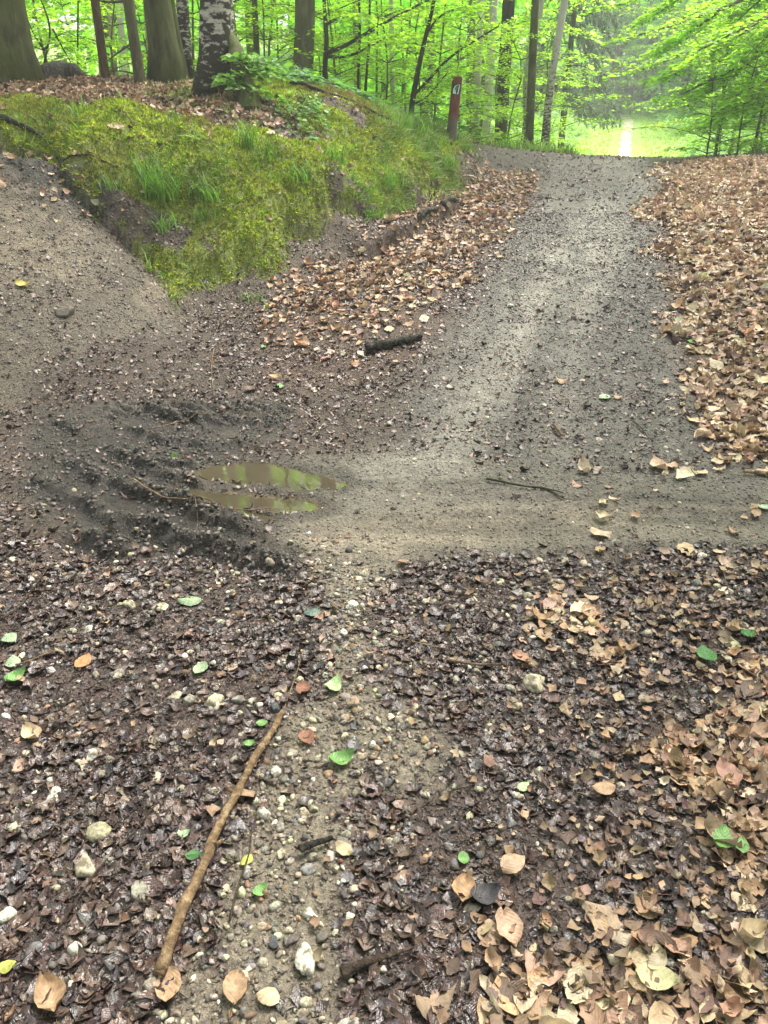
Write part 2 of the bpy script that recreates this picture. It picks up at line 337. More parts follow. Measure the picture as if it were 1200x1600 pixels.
# ------------------------------------------------------------------ materials
class NT:
    def __init__(s, name):
        s.m = bpy.data.materials.new(name); s.m.use_nodes = True; s.t = s.m.node_tree; s.t.nodes.clear()
        s.out = s.n('ShaderNodeOutputMaterial')
    def n(s, typ, ins=None, **kw):
        x = s.t.nodes.new(typ)
        for k, v in kw.items(): setattr(x, k, v)
        for k, v in (ins or {}).items():
            if hasattr(v, 'is_output') or isinstance(v, bpy.types.NodeSocket): s.t.links.new(v, x.inputs[k])
            else: x.inputs[k].default_value = v
        return x
    def noise(s, vec, scale, detail=4, rough=.55): return s.n('ShaderNodeTexNoise', {'Vector': vec, 'Scale': scale, 'Detail': detail, 'Roughness': rough}).outputs[0]
    def ramp(s, fac, stops):
        x = s.n('ShaderNodeValToRGB', {0: fac}); e = x.color_ramp.elements
        while len(e) > 1: e.remove(e[-1])
        e[0].position = stops[0][0]; e[0].color = (*stops[0][1], 1)
        for p, c in stops[1:]:
            q = e.new(p); q.color = (*c, 1)
        return x.outputs[0]
    def mix(s, f, a, b, mode='MIX'):
        x = s.n('ShaderNodeMix', data_type='RGBA', blend_type=mode)
        for i, v in ((0, f), (6, a), (7, b)):
            if isinstance(v, bpy.types.NodeSocket): s.t.links.new(v, x.inputs[i])
            else: x.inputs[i].default_value = v if not isinstance(v, tuple) or len(v) == 4 else (*v, 1)
        return x.outputs[2]
    def math(s, op, a, b=0.0, clamp=False):
        x = s.n('ShaderNodeMath', operation=op, use_clamp=clamp)
        for i, v in ((0, a), (1, b)):
            if isinstance(v, bpy.types.NodeSocket): s.t.links.new(v, x.inputs[i])
            else: x.inputs[i].default_value = v
        return x.outputs[0]
    def surf(s, sh): s.t.links.new(sh, s.out.inputs[0]); return s.m
def gray(v): return (v, v, v)

def leaf_mat(name, rough=.45, spec=.5, transl=0.0, tint=(1, 1, 1), vein=0.0, bump=.25, nscale=60, contrast=.5, tmul=(1., 1., 1.)):
    t = NT(name); at_ = t.n('ShaderNodeAttribute', attribute_name='Col'); geo = t.n('ShaderNodeNewGeometry')
    nz = t.noise(geo.outputs['Position'], nscale, 3)
    c = t.mix(1.0, at_.outputs['Color'], t.ramp(nz, [(.25, gray(1-contrast)), (.75, gray(1+contrast))]), 'MULTIPLY')
    if tint != (1, 1, 1): c = t.mix(1.0, c, tint, 'MULTIPLY')
    hgt_ = nz
    if vein:
        uvn = t.n('ShaderNodeTexCoord'); sp = t.n('ShaderNodeSeparateXYZ', {0: uvn.outputs['UV']})
        av = t.math('ABSOLUTE', t.math('SUBTRACT', sp.outputs[1], .5))
        ph = t.math('SUBTRACT', t.math('MULTIPLY', sp.outputs[0], 46.0), t.math('MULTIPLY', av, 34.0))
        sn = t.math('SINE', ph); vein_l = t.math('POWER', t.math('MAXIMUM', sn, 0.0), 5.0)
        mid = t.math('SUBTRACT', 1.0, t.math('MULTIPLY', av, 28.0), True)
        vv = t.math('MAXIMUM', vein_l, mid); c = t.mix(t.math('MULTIPLY', vv, vein), c, t.mix(1.0, c, (1.7, 1.6, 1.4), 'MULTIPLY'))
        hgt_ = t.math('ADD', nz, t.math('MULTIPLY', sn, .5*vein))
    bp = t.n('ShaderNodeBump', {'Strength': bump, 'Distance': .01, 'Height': hgt_})
    p = t.n('ShaderNodeBsdfPrincipled', {'Base Color': c, 'Roughness': rough, 'Specular IOR Level': spec, 'Normal': bp.outputs[0]})
    sh = p.outputs[0]
    if transl:
        tr = t.n('ShaderNodeBsdfTranslucent', {'Color': t.mix(1.0, c, tmul, 'MULTIPLY')})
        sh = t.n('ShaderNodeMixShader', {0: transl, 1: p.outputs[0], 2: tr.outputs[0]}).outputs[0]
    return t.surf(sh)
M = {}
M['wet'] = leaf_mat('wet_dark_leaf', rough=.33, spec=.6, vein=.08, bump=.45, nscale=70, contrast=.45)
M['tan'] = leaf_mat('dry_tan_leaf', rough=.55, spec=.35, transl=.12, vein=.13, bump=.35, nscale=45, contrast=.35)
M['greenleaf'] = leaf_mat('fallen_green_leaf', rough=.42, spec=.4, transl=.1, vein=.5, bump=.3, nscale=60, contrast=.25)
M['crown'] = leaf_mat('beech_foliage', rough=.5, spec=.25, transl=.55, bump=0.0, nscale=3, contrast=.35, tmul=(2.35, 2.35, 1.2))
M['canopy'] = leaf_mat('canopy_foliage', rough=.5, spec=.2, transl=.45, bump=0.0, nscale=1.2, contrast=.3, tmul=(1.8, 2.0, .9))
M['farcanopy'] = leaf_mat('far_foliage_painted_sun', rough=.5, spec=.2, transl=.6, bump=0.0, nscale=.8, contrast=.35, tmul=(2.4, 2.3, 1.8))  # brighter copy of the canopy leaves, sunlight put into the colour
M['grass'] = leaf_mat('grass_blade', rough=.5, spec=.3, transl=.35, bump=0.0, nscale=5, contrast=.3, tmul=(1.6, 1.8, .9))
M['moss'] = leaf_mat('moss_fibre', rough=.75, spec=.2, transl=.15, bump=0.0, nscale=6, contrast=.45)
def stone_mat():
    t = NT('gravel_stone'); c = t.n('ShaderNodeAttribute', attribute_name='Col').outputs['Color']; P = t.n('ShaderNodeNewGeometry').outputs['Position']
    n1 = t.noise(P, 130, 4); n2 = t.noise(P, 38, 4, .7)
    c = t.mix(1.0, c, t.ramp(n1, [(.3, gray(.65)), (.7, gray(1.3))]), 'MULTIPLY'); c = t.mix(t.ramp(n2, [(.46, gray(0)), (.60, gray(.85))]), c, (.10, .078, .055))
    bp = t.n('ShaderNodeBump', {'Strength': .5, 'Distance': .006, 'Height': n1})
    return t.surf(t.n('ShaderNodeBsdfPrincipled', {'Base Color': c, 'Roughness': .6, 'Specular IOR Level': .35, 'Normal': bp.outputs[0]}).outputs[0])
M['stone'] = stone_mat()
M['crumb'] = leaf_mat('soil_crumb', rough=.5, spec=.5, bump=.4, nscale=150, contrast=.5)

def ground_mat():
    t = NT('forest_ground'); geo = t.n('ShaderNodeNewGeometry'); P = geo.outputs['Position']
    base = t.n('ShaderNodeAttribute', attribute_name='Col').outputs['Color']
    wet = t.n('ShaderNodeAttribute', attribute_name='wet').outputs['Fac']
    n1 = t.noise(P, 9, 5, .6); n2 = t.noise(P, 70, 4, .65); n3 = t.noise(P, 260, 2, .6)
    c = t.mix(1.0, base, t.ramp(n1, [(.25, gray(.62)), (.5, gray(1.0)), (.8, gray(1.35))]), 'MULTIPLY')
    c = t.mix(1.0, c, t.ramp(n2, [(.3, gray(.45)), (.52, gray(1.0)), (.72, gray(1.6))]), 'MULTIPLY')
    vo = t.n('ShaderNodeTexVoronoi', {'Vector': P, 'Scale': 95.0, 'Randomness': 1.0})
    sp = t.math('LESS_THAN', vo.outputs['Distance'], .24); vr = t.n('ShaderNodeSeparateColor', {0: vo.outputs['Color']})
    pick_ = t.math('MULTIPLY', sp, t.math('GREATER_THAN', vr.outputs[0], .72))
    c = t.mix(t.math('MULTIPLY', pick_, .75), c, t.mix(vr.outputs[1], (.30, .27, .20), (.04, .03, .025)))
    h = t.math('ADD', t.math('MULTIPLY', n2, 1.0), t.math('ADD', t.math('MULTIPLY', n3, .35), t.math('MULTIPLY', n1, 2.0)))
    bp = t.n('ShaderNodeBump', {'Strength': .9, 'Distance': .012, 'Height': h})
    ro = t.math('SUBTRACT', .8, t.math('MULTIPLY', wet, t.math('ADD', .22, t.math('MULTIPLY', n1, .45))))
    p = t.n('ShaderNodeBsdfPrincipled', {'Base Color': c, 'Roughness': ro, 'Specular IOR Level': .28, 'Normal': bp.outputs[0]})
    return t.surf(p.outputs[0])

def bark_mat(name, a, b, moss=0.0, birch=False, scale=1.0, mosscol=(.07, .09, .02)):
    t = NT(name); tc = t.n('ShaderNodeTexCoord'); P = tc.outputs['Object']; geo = t.n('ShaderNodeNewGeometry')
    mp = t.n('ShaderNodeMapping', {0: P, 3: ((1, 1, .25) if not birch else (1, 1, 2.2))}).outputs[0]
    n1 = t.noise(mp, 14*scale, 5, .65); n2 = t.noise(P, 3*scale, 4)
    if birch:
        z = t.n('ShaderNodeSeparateXYZ', {0: P}).outputs[2]
        thr = t.math('ADD', n1, t.math('MULTIPLY', t.math('SUBTRACT', birch if not isinstance(birch, bool) else 1.0, z), .13))
        c = t.ramp(thr, [(.50, a), (.56, (.3, .28, .25)), (.60, b)])
    else:
        c = t.ramp(n1, [(.32, tuple(x*.55 for x in a)), (.5, a), (.68, b), (.8, tuple(min(1, x*1.25) for x in b))])
        c = t.mix(1.0, c, t.ramp(n2, [(.3, gray(.7)), (.7, gray(1.3))]), 'MULTIPLY')
    if moss:
        c = t.mix(t.math('MULTIPLY', t.ramp(n2, [(.35, gray(0)), (.65, gray(1))]), moss), c, mosscol)
    bp = t.n('ShaderNodeBump', {'Strength': .7, 'Distance': .03, 'Height': n1})
    p = t.n('ShaderNodeBsdfPrincipled', {'Base Color': c, 'Roughness': .85, 'Specular IOR Level': .2, 'Normal': bp.outputs[0]})
    return t.surf(p.outputs[0])
M['beech'] = bark_mat('beech_bark', (.10, .09, .055), (.19, .17, .12), .55)
M['beechgreen'] = bark_mat('mossy_beech_bark', (.075, .075, .035), (.14, .13, .07), .75)
M['brown'] = bark_mat('brown_bark', (.10, .06, .035), (.19, .13, .085), .15)
M['dark'] = bark_mat('dark_bark', (.03, .026, .02), (.07, .06, .042), .25)
M['birch'] = bark_mat('birch_bark', (.46, .43, .37), (.035, .03, .024), .18, 1.5, .7)
M['birchhi'] = bark_mat('white_birch_bark', (.56, .53, .46), (.06, .05, .04), .25, 1.3, 1.1)
M['pale'] = bark_mat('pale_pine_bark', (.32, .24, .18), (.5, .42, .34), .0)
M['stick'] = bark_mat('peeled_stick', (.17, .11, .060), (.34, .25, .15), 0, False, 2.5)
M['twig'] = bark_mat('twig_bark', (.05, .035, .025), (.13, .09, .06), 0, False, 3)
M['log'] = bark_mat('rotten_wood', (.025, .022, .02), (.09, .08, .07), .15, False, 3)
M['needle'] = leaf_mat('spruce_needles', rough=.6, spec=.25, transl=.25, bump=0.0, nscale=2, contrast=.35)

# ------------------------------------------------------------------ GROUND
def C3(c): return np.array(c, float)
col = np.zeros(GX.shape+(3,)); col[:] = (.060, .045, .034)
def lay(m, c, a=1.0):
    global col
    m = (m*a)[..., None]; col = col*(1-m)+np.array(c)*m
lay(Z['slope'], (.092, .076, .057)); lay(Z['slopebeige']*sstep(.3, .6, _n2(2.5, 4, 21)), (.185, .15, .105), .8)
lay(Z['fore'], (.082, .058, .050)); lay(Z['verge'], (.075, .048, .034)); lay(Z['rbank'], (.10, .062, .036))
lay(Z['road'], (.105, .094, .080)); lay(Z['track'], (.110, .096, .077)); lay(Z['pale']*sstep(.35, .6, _n2(4, 4, 22)+.1), (.23, .212, .175), .7)
lay(Z['beige']*sstep(.3, .6, _n2(3, 4, 23)+.1), (.20, .165, .12), .7)
lay(Z['sand'], (.19, .16, .12), .9)
ac = GX-.30*GY; st1 = fbm(ac, GY*.12, 4.5, 4, 201); st2 = fbm(GX*.10, GY+.05*GX, 6.5, 4, 202)
col = col*(1+(Z['road']*(1-Z['track'])*1.1*(st1-.5)+Z['track']*1.2*(st2-.5))[..., None])
crest = sstep(9.8, 11.6, GY+1.2*(_n2(1.2, 3, 98)-.5))*(1-sstep(14.5, 15.2, GY))*sstep(.6, 1.4, GX)*(1-Z['rbank2'])*sstep(.3, .5, _n2(2.6, 3, 99)+.12)
lay(crest, (.055, .044, .035), .8)
lay(np.maximum(churn, 0)*.85, (.046, .039, .031)); lay(np.clip(.75*rut+groove, 0, 1)*(.8+.2*along)*near, (.022, .018, .015), .92); lay(churn*np.clip(-smear, 0, 1), (.034, .029, .024), .7)
lay(bankm*(1-Z['slope']), (.070, .050, .032)); lay(Z['soilface'], (.075, .057, .040)); lay(Z['moss'], (.15, .19, .028), .9); lay(Z['topleaf'], (.10, .065, .045))
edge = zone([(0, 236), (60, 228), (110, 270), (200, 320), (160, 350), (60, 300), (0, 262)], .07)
lay(edge, (.03, .028, .024), .8)  # shade below the moss overhang, painted into the soil colour
lay(Z['grassfar'], (.26, .36, .08)); lay(Z['farpath'], (.26, .36, .08))
ring = np.exp(-((basin-.03)/.05)**2)*near*(basin > 0); lay(ring, (.055, .046, .036), .75); lay((basin < .0)*near, (.10, .075, .042))
rel = H-hgt(GX, GY) if False else 0
wet = np.clip(.25+.75*churn+.7*rut+.7*ring+.55*Z['fore']*(1-Z['tan'])+.3*Z['track']+.25*Z['road'], 0, 1)*(1-far)
nyy, nxx = GX.shape
ids = np.arange(nyy*nxx).reshape(nyy, nxx)
Fg = np.stack([ids[:-1, :-1], ids[:-1, 1:], ids[1:, 1:], ids[1:, :-1]], -1).reshape(-1, 4)
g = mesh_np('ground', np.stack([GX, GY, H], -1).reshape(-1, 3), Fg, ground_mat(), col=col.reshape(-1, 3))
a = g.data.attributes.new('wet', 'FLOAT', 'POINT'); a.data.foreach_set('value', wet.ravel().astype(np.float32))
tag(g, kind='structure')

# puddle water: flat sheets that only show where the ground dips below them
def water_mat():
    t = NT('muddy_water'); geo = t.n('ShaderNodeNewGeometry'); n = t.noise(geo.outputs['Position'], 5, 3)
    c = t.mix(n, (.042, .034, .022), (.078, .063, .040))
    bp = t.n('ShaderNodeBump', {'Strength': .04, 'Distance': .01, 'Height': t.noise(geo.outputs['Position'], 12, 2)})
    return t.surf(t.n('ShaderNodeBsdfPrincipled', {'Base Color': c, 'Roughness': .01, 'IOR': 1.4, 'Specular IOR Level': .5, 'Normal': bp.outputs[0]}).outputs[0])
allp = np.array(P1+P2+P3); x0, y0 = allp.min(0)-.03; x1, y1 = allp.max(0)+.03
aa = np.linspace(0, 2*np.pi, 64, endpoint=False); cxw, cyw = (x0+x1)/2, (y0+y1)/2
ringv = np.stack([cxw+(x1-x0)/2*1.12*np.cos(aa), cyw+(y1-y0)/2*1.12*np.sin(aa), np.full(64, WATER)], -1)
Vw = np.concatenate([[[cxw, cyw, WATER]], ringv]); Fw = np.array([(0, 1+i, 1+(i+1) % 64) for i in range(64)])
tag(mesh_np('puddle_water', Vw, Fw, water_mat(), smooth=False), kind='structure')

# ------------------------------------------------------------------ litter templates
def leaf_t(seed, nx=6, rag=.05, curl=.25, cup=.15, wid=.33, nt_=3):
    r = np.random.default_rng(seed); s = np.linspace(0, 1, nx); V, U = [], []
    cu = curl*(r.random()*2-.6); cp_ = cup*(r.random()*2-.7); tw = .35*(r.random()-.5)*curl*4; bend = (r.random()-.5)*.25
    ts = np.linspace(-1, 1, nt_)
    for i, q in enumerate(s):
        wq = wid*(np.sin(np.pi*np.clip(q*.96+.02, 0, 1)**.85))**.8+.012
        for t in ts:
            x = q-.5+r.normal()*rag*.35; y = t*wq*(1+r.normal()*rag*2)+bend*(q-.5)**2
            z = cu*(q-.5)**2*2+cp_*t*t*.5+tw*(q-.5)*t*.5+r.normal()*rag*.5+.03*math.sin(q*14+t*2)*rag*4
            V.append((x, y, z)); U.append((q, t*.5+.5))
    F_ = [(i*nt_+j, (i+1)*nt_+j, (i+1)*nt_+j+1, i*nt_+j+1) for i in range(nx-1) for j in range(nt_-1)]
    return np.array(V), np.array(F_), np.array(U)
T_leaf = [leaf_t(k, 9, .05, .22, .28) for k in range(14)]
T_curl = [leaf_t(100+k, 9, .055, .7, .65) for k in range(14)]
T_frag = [leaf_t(200+k, 4, .16, .4, .4, .36) for k in range(20)]
T_shred = [leaf_t(300+k, 3, .22, .4, .3, .28) for k in range(16)]
def ico(sub):
    bm = bmesh.new(); bmesh.ops.create_icosphere(bm, subdivisions=sub, radius=1)
    V = np.array([v.co[:] for v in bm.verts]); F_ = np.array([[v.index for v in f.verts] for f in bm.faces]); bm.free(); return V, F_
def rock_t(seed, sub=2, rough=.22, flat=.65):
    V, F_ = ico(sub); r = np.random.default_rng(seed); d = np.zeros(len(V))
    for k in range(10):
        q = r.normal(size=3); q /= np.linalg.norm(q); pl = .48+.42*r.random(); s = V@q; d = np.minimum(d, np.where(s > pl, (pl-s), 0)) if k else np.where(s > pl, pl-s, 0)
        V = V-np.outer(np.maximum(s-pl, 0)*.97, q)
    V = V*(1+rough*(r.random(3)-.3)); V *= 1+.04*r.standard_normal((len(V), 1)); V[:, 2] *= flat
    return V, F_, np.zeros((len(V), 2))
T_rock = [rock_t(k, 2, .7, .8) for k in range(14)]
T_pebble = [rock_t(50+k, 1, .7, .75) for k in range(14)]
T_stone2 = [rock_t(80+k, 2, .8, .8) for k in range(14)]
def crumb_t(seed):
    V, F_ = ico(1); V = V[:12] if False else V; r = np.random.default_rng(seed)
    V = np.array([(1, 0, 0), (-1, 0, 0), (0, 1, 0), (0, -1, 0), (0, 0, 1), (0, 0, -1.)])*(.6+.8*r.random((6, 1)))
    F_ = np.array([(0, 2, 4), (2, 1, 4), (1, 3, 4), (3, 0, 4), (2, 0, 5), (1, 2, 5), (3, 1, 5), (0, 3, 5)]); return V, F_, np.zeros((6, 2))
T_crumb = [crumb_t(k) for k in range(12)]

def sample(dens, box, nmax):
    """random ground points; dens(X,Y)->0..1 acceptance"""
    x0, x1, y0, y1 = box; X = rng.uniform(x0, x1, nmax); Y = rng.uniform(y0, y1, nmax)
    m = rng.random(nmax) < dens(X, Y); return X[m], Y[m]
def in_view(X, Y, margin=1.2):            # only keep what the photo or a step aside could show
    return (np.abs(X) < .62*np.maximum(Y, 0)+margin+.2)
def lay_down(X, Y, lift, tilt, size):
    nN = nrm(X, Y); N = nN+tilt[:, None]*rng.standard_normal((len(X), 3))*np.array([1, 1, .2]); N[:, 2] = np.abs(N[:, 2])
    P = np.stack([X, Y, hgt(X, Y)+lift], -1); return P, basis(N, rng.uniform(0, 6.28, len(X)))
def dump(name, tm, X, Y, lift, tilt, size, colr, mat, smooth=True):
    P, Rm = lay_down(X, Y, lift, tilt, size)
    V, F_, C_, U = scatter(tm, P, Rm, size, colr); o = mesh_np(name, V, F_, mat, col=C_, uv=U, smooth=smooth); return tag(o, kind='stuff')
nopud = lambda X, Y: (bil(gx, gy, basin, X, Y) > -.012)
def LN(s, sig, n): return s*np.exp(sig*np.clip(rng.standard_normal(n), -1.9, 1.55))

DARK = [(.052, .032, .028), (.072, .043, .036), (.034, .024, .023), (.10, .060, .045), (.155, .105, .08), (.066, .054, .058)]
TAN = [(.43, .305, .20), (.52, .395, .275), (.30, .195, .125), (.37, .235, .145), (.52, .41, .29), (.16, .105, .08)]
# dark wet litter, foreground
d1 = lambda X, Y: (.10+.46*sstep(.38, .58, fbm(X, Y, 3.4, 4, 345)))*zv('fore', X, Y)*(1-.94*zv('sand', X, Y))*in_view(X, Y)
X, Y = sample(d1, (-2.6, 2.9, .25, 3.0), 250000)
k = len(X); sz = LN(.0150, .75, k); dump('dark_leaf_litter', T_frag, X, Y, rng.random(k)*.0045-.0015, np.full(k, .10), sz, pick(DARK, [5, 4, 3, 3, 1.3, 2], k), M['wet'])
X, Y = sample(lambda X, Y: d1(X, Y)*(.5+.5*(fbm(X, Y, 1.6, 3, 301) > .5)), (-2.6, 2.9, .25, 3.0), 16000)
k = len(X); sz = LN(.044, .28, k); dump('wet_whole_leaves', T_leaf, X, Y, -.001+rng.random(k)*.006, np.full(k, .07), sz, pick(DARK, [5, 5, 3, 4, 2, 3], k), M['wet'])
X, Y = sample(lambda X, Y: zv('fore', X, Y)*(1-.7*zv('sand', X, Y))*in_view(X, Y), (-2.6, 2.9, .25, 3.0), 170000)
k = len(X); dump('mulch_shreds', T_shred, X, Y, rng.random(k)*.005, np.full(k, .22), LN(.0085, .4, k)[:, None]*np.array([[1.5, .5, 1.]]), pick(DARK, [5, 4, 3, 3, 2, 2], k, .3), M['wet'])
# tan leaves over it to the right
X, Y = sample(lambda X, Y: zv('tan', X, Y)*in_view(X, Y)*sstep(.42, .62, fbm(X, Y, 3.2, 4, 310)+.10*(X-.75)), (-.4, 3.4, .25, 3.2), 15000)
k = len(X); dump('tan_leaf_litter', T_leaf+T_curl[:7], X, Y, .002+rng.random(k)*.013, np.full(k, .15), LN(.048, .38, k), pick(TAN, [4, 3, 4, 4, 1.5, 4], k), M['tan'])
X, Y = sample(lambda X, Y: np.clip(zv('tan', X, Y)+.06*zv('fore', X, Y), 0, 1)*in_view(X, Y), (-2.4, 3.4, .25, 3.2), 15000)
k = len(X); dump('tan_leaf_scraps', T_frag, X, Y, .006+rng.random(k)*.014, np.full(k, .35), LN(.024, .4, k), pick(TAN, [4, 2, 5, 4, 1, 5], k)*.8, M['tan'])
# right hand bank of leaves and further litter
dr = lambda X, Y: np.clip(zv('rbank2', X, Y)+.03*zv('track', X, Y)*(X > .5), 0, 1)*in_view(X, Y)
X, Y = sample(dr, (.8, 9.5, 2.6, 14.2), 84000)
k = len(X); dump('leaf_carpet', T_leaf+T_curl+T_frag[:10], X, Y, .001+rng.random(k)*.017, np.full(k, .17), LN(.056, .42, k), pick(TAN, [5, 5, 3, 3, 3, 2.5], k), M['tan'])
RED = [(.36, .23, .14), (.43, .295, .19), (.50, .38, .27), (.25, .14, .085), (.13, .085, .06)]
dvg = lambda X, Y: (zv('verge2', X, Y)*(.12+.88*sstep(4.9, 6.6, Y))+.05*zv('verge', X, Y))*in_view(X, Y)
X, Y = sample(dvg, (-2.6, 3.6, 4.4, 13.6), 25000)
k = len(X); dump('verge_leaf_litter', T_leaf+T_curl+T_frag[:10], X, Y, .001+rng.random(k)*.014, np.full(k, .16), LN(.050, .42, k), pick(RED, [4, 4, 3, 3, 3], k), M['tan'])
dtp = lambda X, Y: np.clip(zv('topleaf', X, Y)+.10*(hgt(X, Y) > .8)*(X < 1.5)*(1-zv('moss', X, Y))+.035*zv('moss', X, Y)*(fbm(X, Y, 2.1, 3, 371) > .5), 0, 1)*in_view(X, Y)
X, Y = sample(dtp, (-8.5, 2.5, 6.0, 14.5), 60000)
k = len(X); dump('bank_leaf_litter', T_leaf+T_curl, X, Y, .004+rng.random(k)*.03, np.full(k, .28), LN(.058, .3, k), pick(RED, [4, 4, 4, 4, 3], k)*.9, M['tan'])
# shredded dark bits over verge foot, road edges, slope
dsh = lambda X, Y: np.clip(.9*(1-zv('track', X, Y))*(1-.6*zv('road', X, Y))*(1-.55*zv('slope', X, Y))+.07*zv('road', X, Y)*(1-zv('pale', X, Y))+.02, 0, 1)*(1-sstep(9, 13.5, Y)*.8)*(1-.9*zv('moss', X, Y))*np.where(hgt(X, Y) < 1, 1, .5)*in_view(X, Y)*nopud(X, Y)*(1-.85*zv('churn', X, Y))*(.35+.65*sstep(.4, .55, fbm(X, Y, 2.5, 4, 320)))
X, Y = sample(dsh, (-4.6, 7, 2.7, 14), 230000)
k = len(X); dump('shredded_leaf_litter', T_shred, X, Y, rng.random(k)*.008, np.full(k, .25), LN(.022, .45, k), pick(DARK, [4, 4, 2, 4, 3, 1.5], k)*1.35, M['wet'])
# crumbs of soil
dcr = lambda X, Y: np.clip(.25+.5*zv('track', X, Y)+.3*zv('slope', X, Y)+.3*zv('road', X, Y)+.6*zv('sand', X, Y), 0, 1)*(1-zv('moss', X, Y))*in_view(X, Y)*nopud(X, Y)
X, Y = sample(dcr, (-4.6, 4.2, .3, 9.0), 200000)
k = len(X)
bc = np.stack([bil(gx, gy, col[..., c], X, Y) for c in range(3)], -1)
dump('loose_soil', T_crumb, X, Y, np.zeros(k), np.full(k, .6), LN(.0045, .4, k)*(.8+.12*Y), np.clip(bc*np.exp(.32*rng.standard_normal((k, 1))), .01, .5), M['crumb'], False)
dcl = lambda X, Y: np.clip(bil(gx, gy, rut*along, X, Y)*.7+.40*zv('churn', X, Y)*sstep(.4, .6, fbm(X, Y, 5, 3, 340)), 0, 1)*nopud(X, Y)
X, Y = sample(dcl, (-3.6, 1.0, 2.4, 5.4), 60000)
k = len(X); dump('mud_clods', T_crumb, X, Y, -.003+rng.random(k)*.006, np.full(k, .8), LN(.0065, .6, k), pick([(.032, .027, .022), (.055, .045, .036), (.10, .085, .068)], [3, 3, 1.5], k, .3), M['crumb'], False)
# gravel
STC = [(.62, .56, .42), (.50, .43, .30), (.40, .35, .27), (.25, .22, .19), (.14, .13, .13), (.32, .20, .12), (.72, .68, .58)]
dgr = lambda X, Y: np.clip(.8*zv('sand', X, Y)+.26*zv('fore', X, Y)*(1-.6*zv('tan', X, Y))+.02+.10*np.exp(-((Y-2.45)/.25)**2), 0, 1)*in_view(X, Y)*nopud(X, Y)*sstep(.3, .6, fbm(X, Y, 3.0, 3, 330)+.1)
X, Y = sample(dgr, (-2.4, 3.0, .3, 3.4), 34000)
k = len(X); dump('gravel', T_stone2, X, Y, .000+rng.random(k)*.004, np.full(k, .3), LN(.0058, .5, k), pick(STC, [2.5, 4, 4, 4, 3, 2.5, .8], k, .25)*.85, M['stone'], False)
X, Y = sample(lambda X, Y: dgr(X, Y)**.7, (-2.4, 3.0, .5, 3.2), 1500)
k = len(X); dump('coarse_gravel', T_rock, X, Y, .001+rng.random(k)*.005, np.full(k, .3), LN(.0115, .3, k), pick(STC, [3, 4, 4, 3, 2, 1, 1], k, .25)*.85, M['stone'], False)
X, Y = sample(lambda X, Y: np.clip(.6*zv('road', X, Y)+.3*zv('track', X, Y)+.15*zv('slope', X, Y), 0, 1)*in_view(X, Y)*nopud(X, Y), (-4, 4.5, 2.8, 9), 5000)
k = len(X); dump('path_gravel', T_pebble, X, Y, np.zeros(k), np.full(k, .3), LN(.0085, .4, k), pick(STC, [2, 4, 4, 3, 1.5, 1, 1], k)*.85, M['stone'])


# ================================================================== VEGETATION
def moss_fibres():
    dm = lambda X, Y: zv('moss', X, Y)*in_view(X, Y)*sstep(.25, .45, fbm(X, Y, 7, 3, 400)+.12)
    X, Y = sample(dm, (-8.5, 2.5, 6.0, 13.8), 330000); k = len(X)
    tv = []
    for s in range(10):
        r = np.random.default_rng(s); V, F_ = [], []
        for b in range(4):
            a = r.random()*6.28; ln = .5+.5*r.random(); tx = math.cos(a)*ln*.6; ty = math.sin(a)*ln*.6; ox, oy = r.normal(size=2)*.35
            w_ = .22; V += [(ox-math.sin(a)*w_, oy+math.cos(a)*w_, 0), (ox+math.sin(a)*w_, oy-math.cos(a)*w_, 0), (ox+tx, oy+ty, ln*.8)]; F_.append((3*b, 3*b+1, 3*b+2))
        tv.append((np.array(V), np.array(F_), np.zeros((12, 2))))
    big = fbm(X, Y, 1.3, 4, 410); H_ = hgt(X, Y)
    cc = pick([(.36, .46, .035), (.24, .35, .03), (.50, .52, .06), (.22, .15, .05)], [5, 4, 3, 1], k)
    br = sstep(.50, .62, big)[:, None]; cc = cc*(1-.55*br)+np.array((.20, .16, .05))*.55*br
    # fibres turn darker green where the ground is steep
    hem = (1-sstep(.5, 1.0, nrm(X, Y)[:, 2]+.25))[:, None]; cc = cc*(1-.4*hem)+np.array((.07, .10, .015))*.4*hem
    dump('moss', tv, X, Y, -.004+rng.random(k)*.006, np.full(k, .3), LN(.026, .3, k)*(.7+.04*Y), cc, M['moss'], False)
moss_fibres()

def blade_set(n, r, hgt_, spread, seed, lean=.5, wid=.004, seg=4):
    """one tuft of arching grass blades around the origin: V,F"""
    rr = np.random.default_rng(seed); parts = []
    for i in range(n):
        a = rr.random()*6.28; L = hgt_*(.5+.6*rr.random()); ox, oy = rr.normal(size=2)*spread; ln = lean*(.4+rr.random())
        s = np.linspace(0, 1, seg); X = ox+math.cos(a)*ln*L*s**1.8; Y = oy+math.sin(a)*ln*L*s**1.8; Z_ = L*(s-.45*ln*s**2.5)
        wv = wid*(1-s**1.5*.95); px, py = -math.sin(a), math.cos(a)
        V = np.stack([np.stack([X-px*wv, Y-py*wv, Z_], -1), np.stack([X+px*wv, Y+py*wv, Z_], -1)], 1).reshape(-1, 3)
        F_ = np.array([(2*j, 2*j+1, 2*j+3, 2*j+2) for j in range(seg-1)]); parts.append((V, F_))
    return merge(parts)
T_grass = [blade_set(5, .02, 1.0, .12, 700+k, .7, .035, 4)+(None,) for k in range(10)]
T_grass = [(v, f, np.zeros((len(v), 2))) for v, f, _ in T_grass]
GCOL = [(.09, .17, .025), (.13, .22, .035), (.17, .24, .05), (.20, .20, .07)]
def grass_stuff(name, zone_fn, box, n, size, colr=GCOL):
    X, Y = sample(zone_fn, box, n); k = len(X)
    dump(name, T_grass, X, Y, np.zeros(k)-.005, np.full(k, .12), LN(size, .3, k), pick(colr, [4, 4, 3, 1], k), M['grass'])
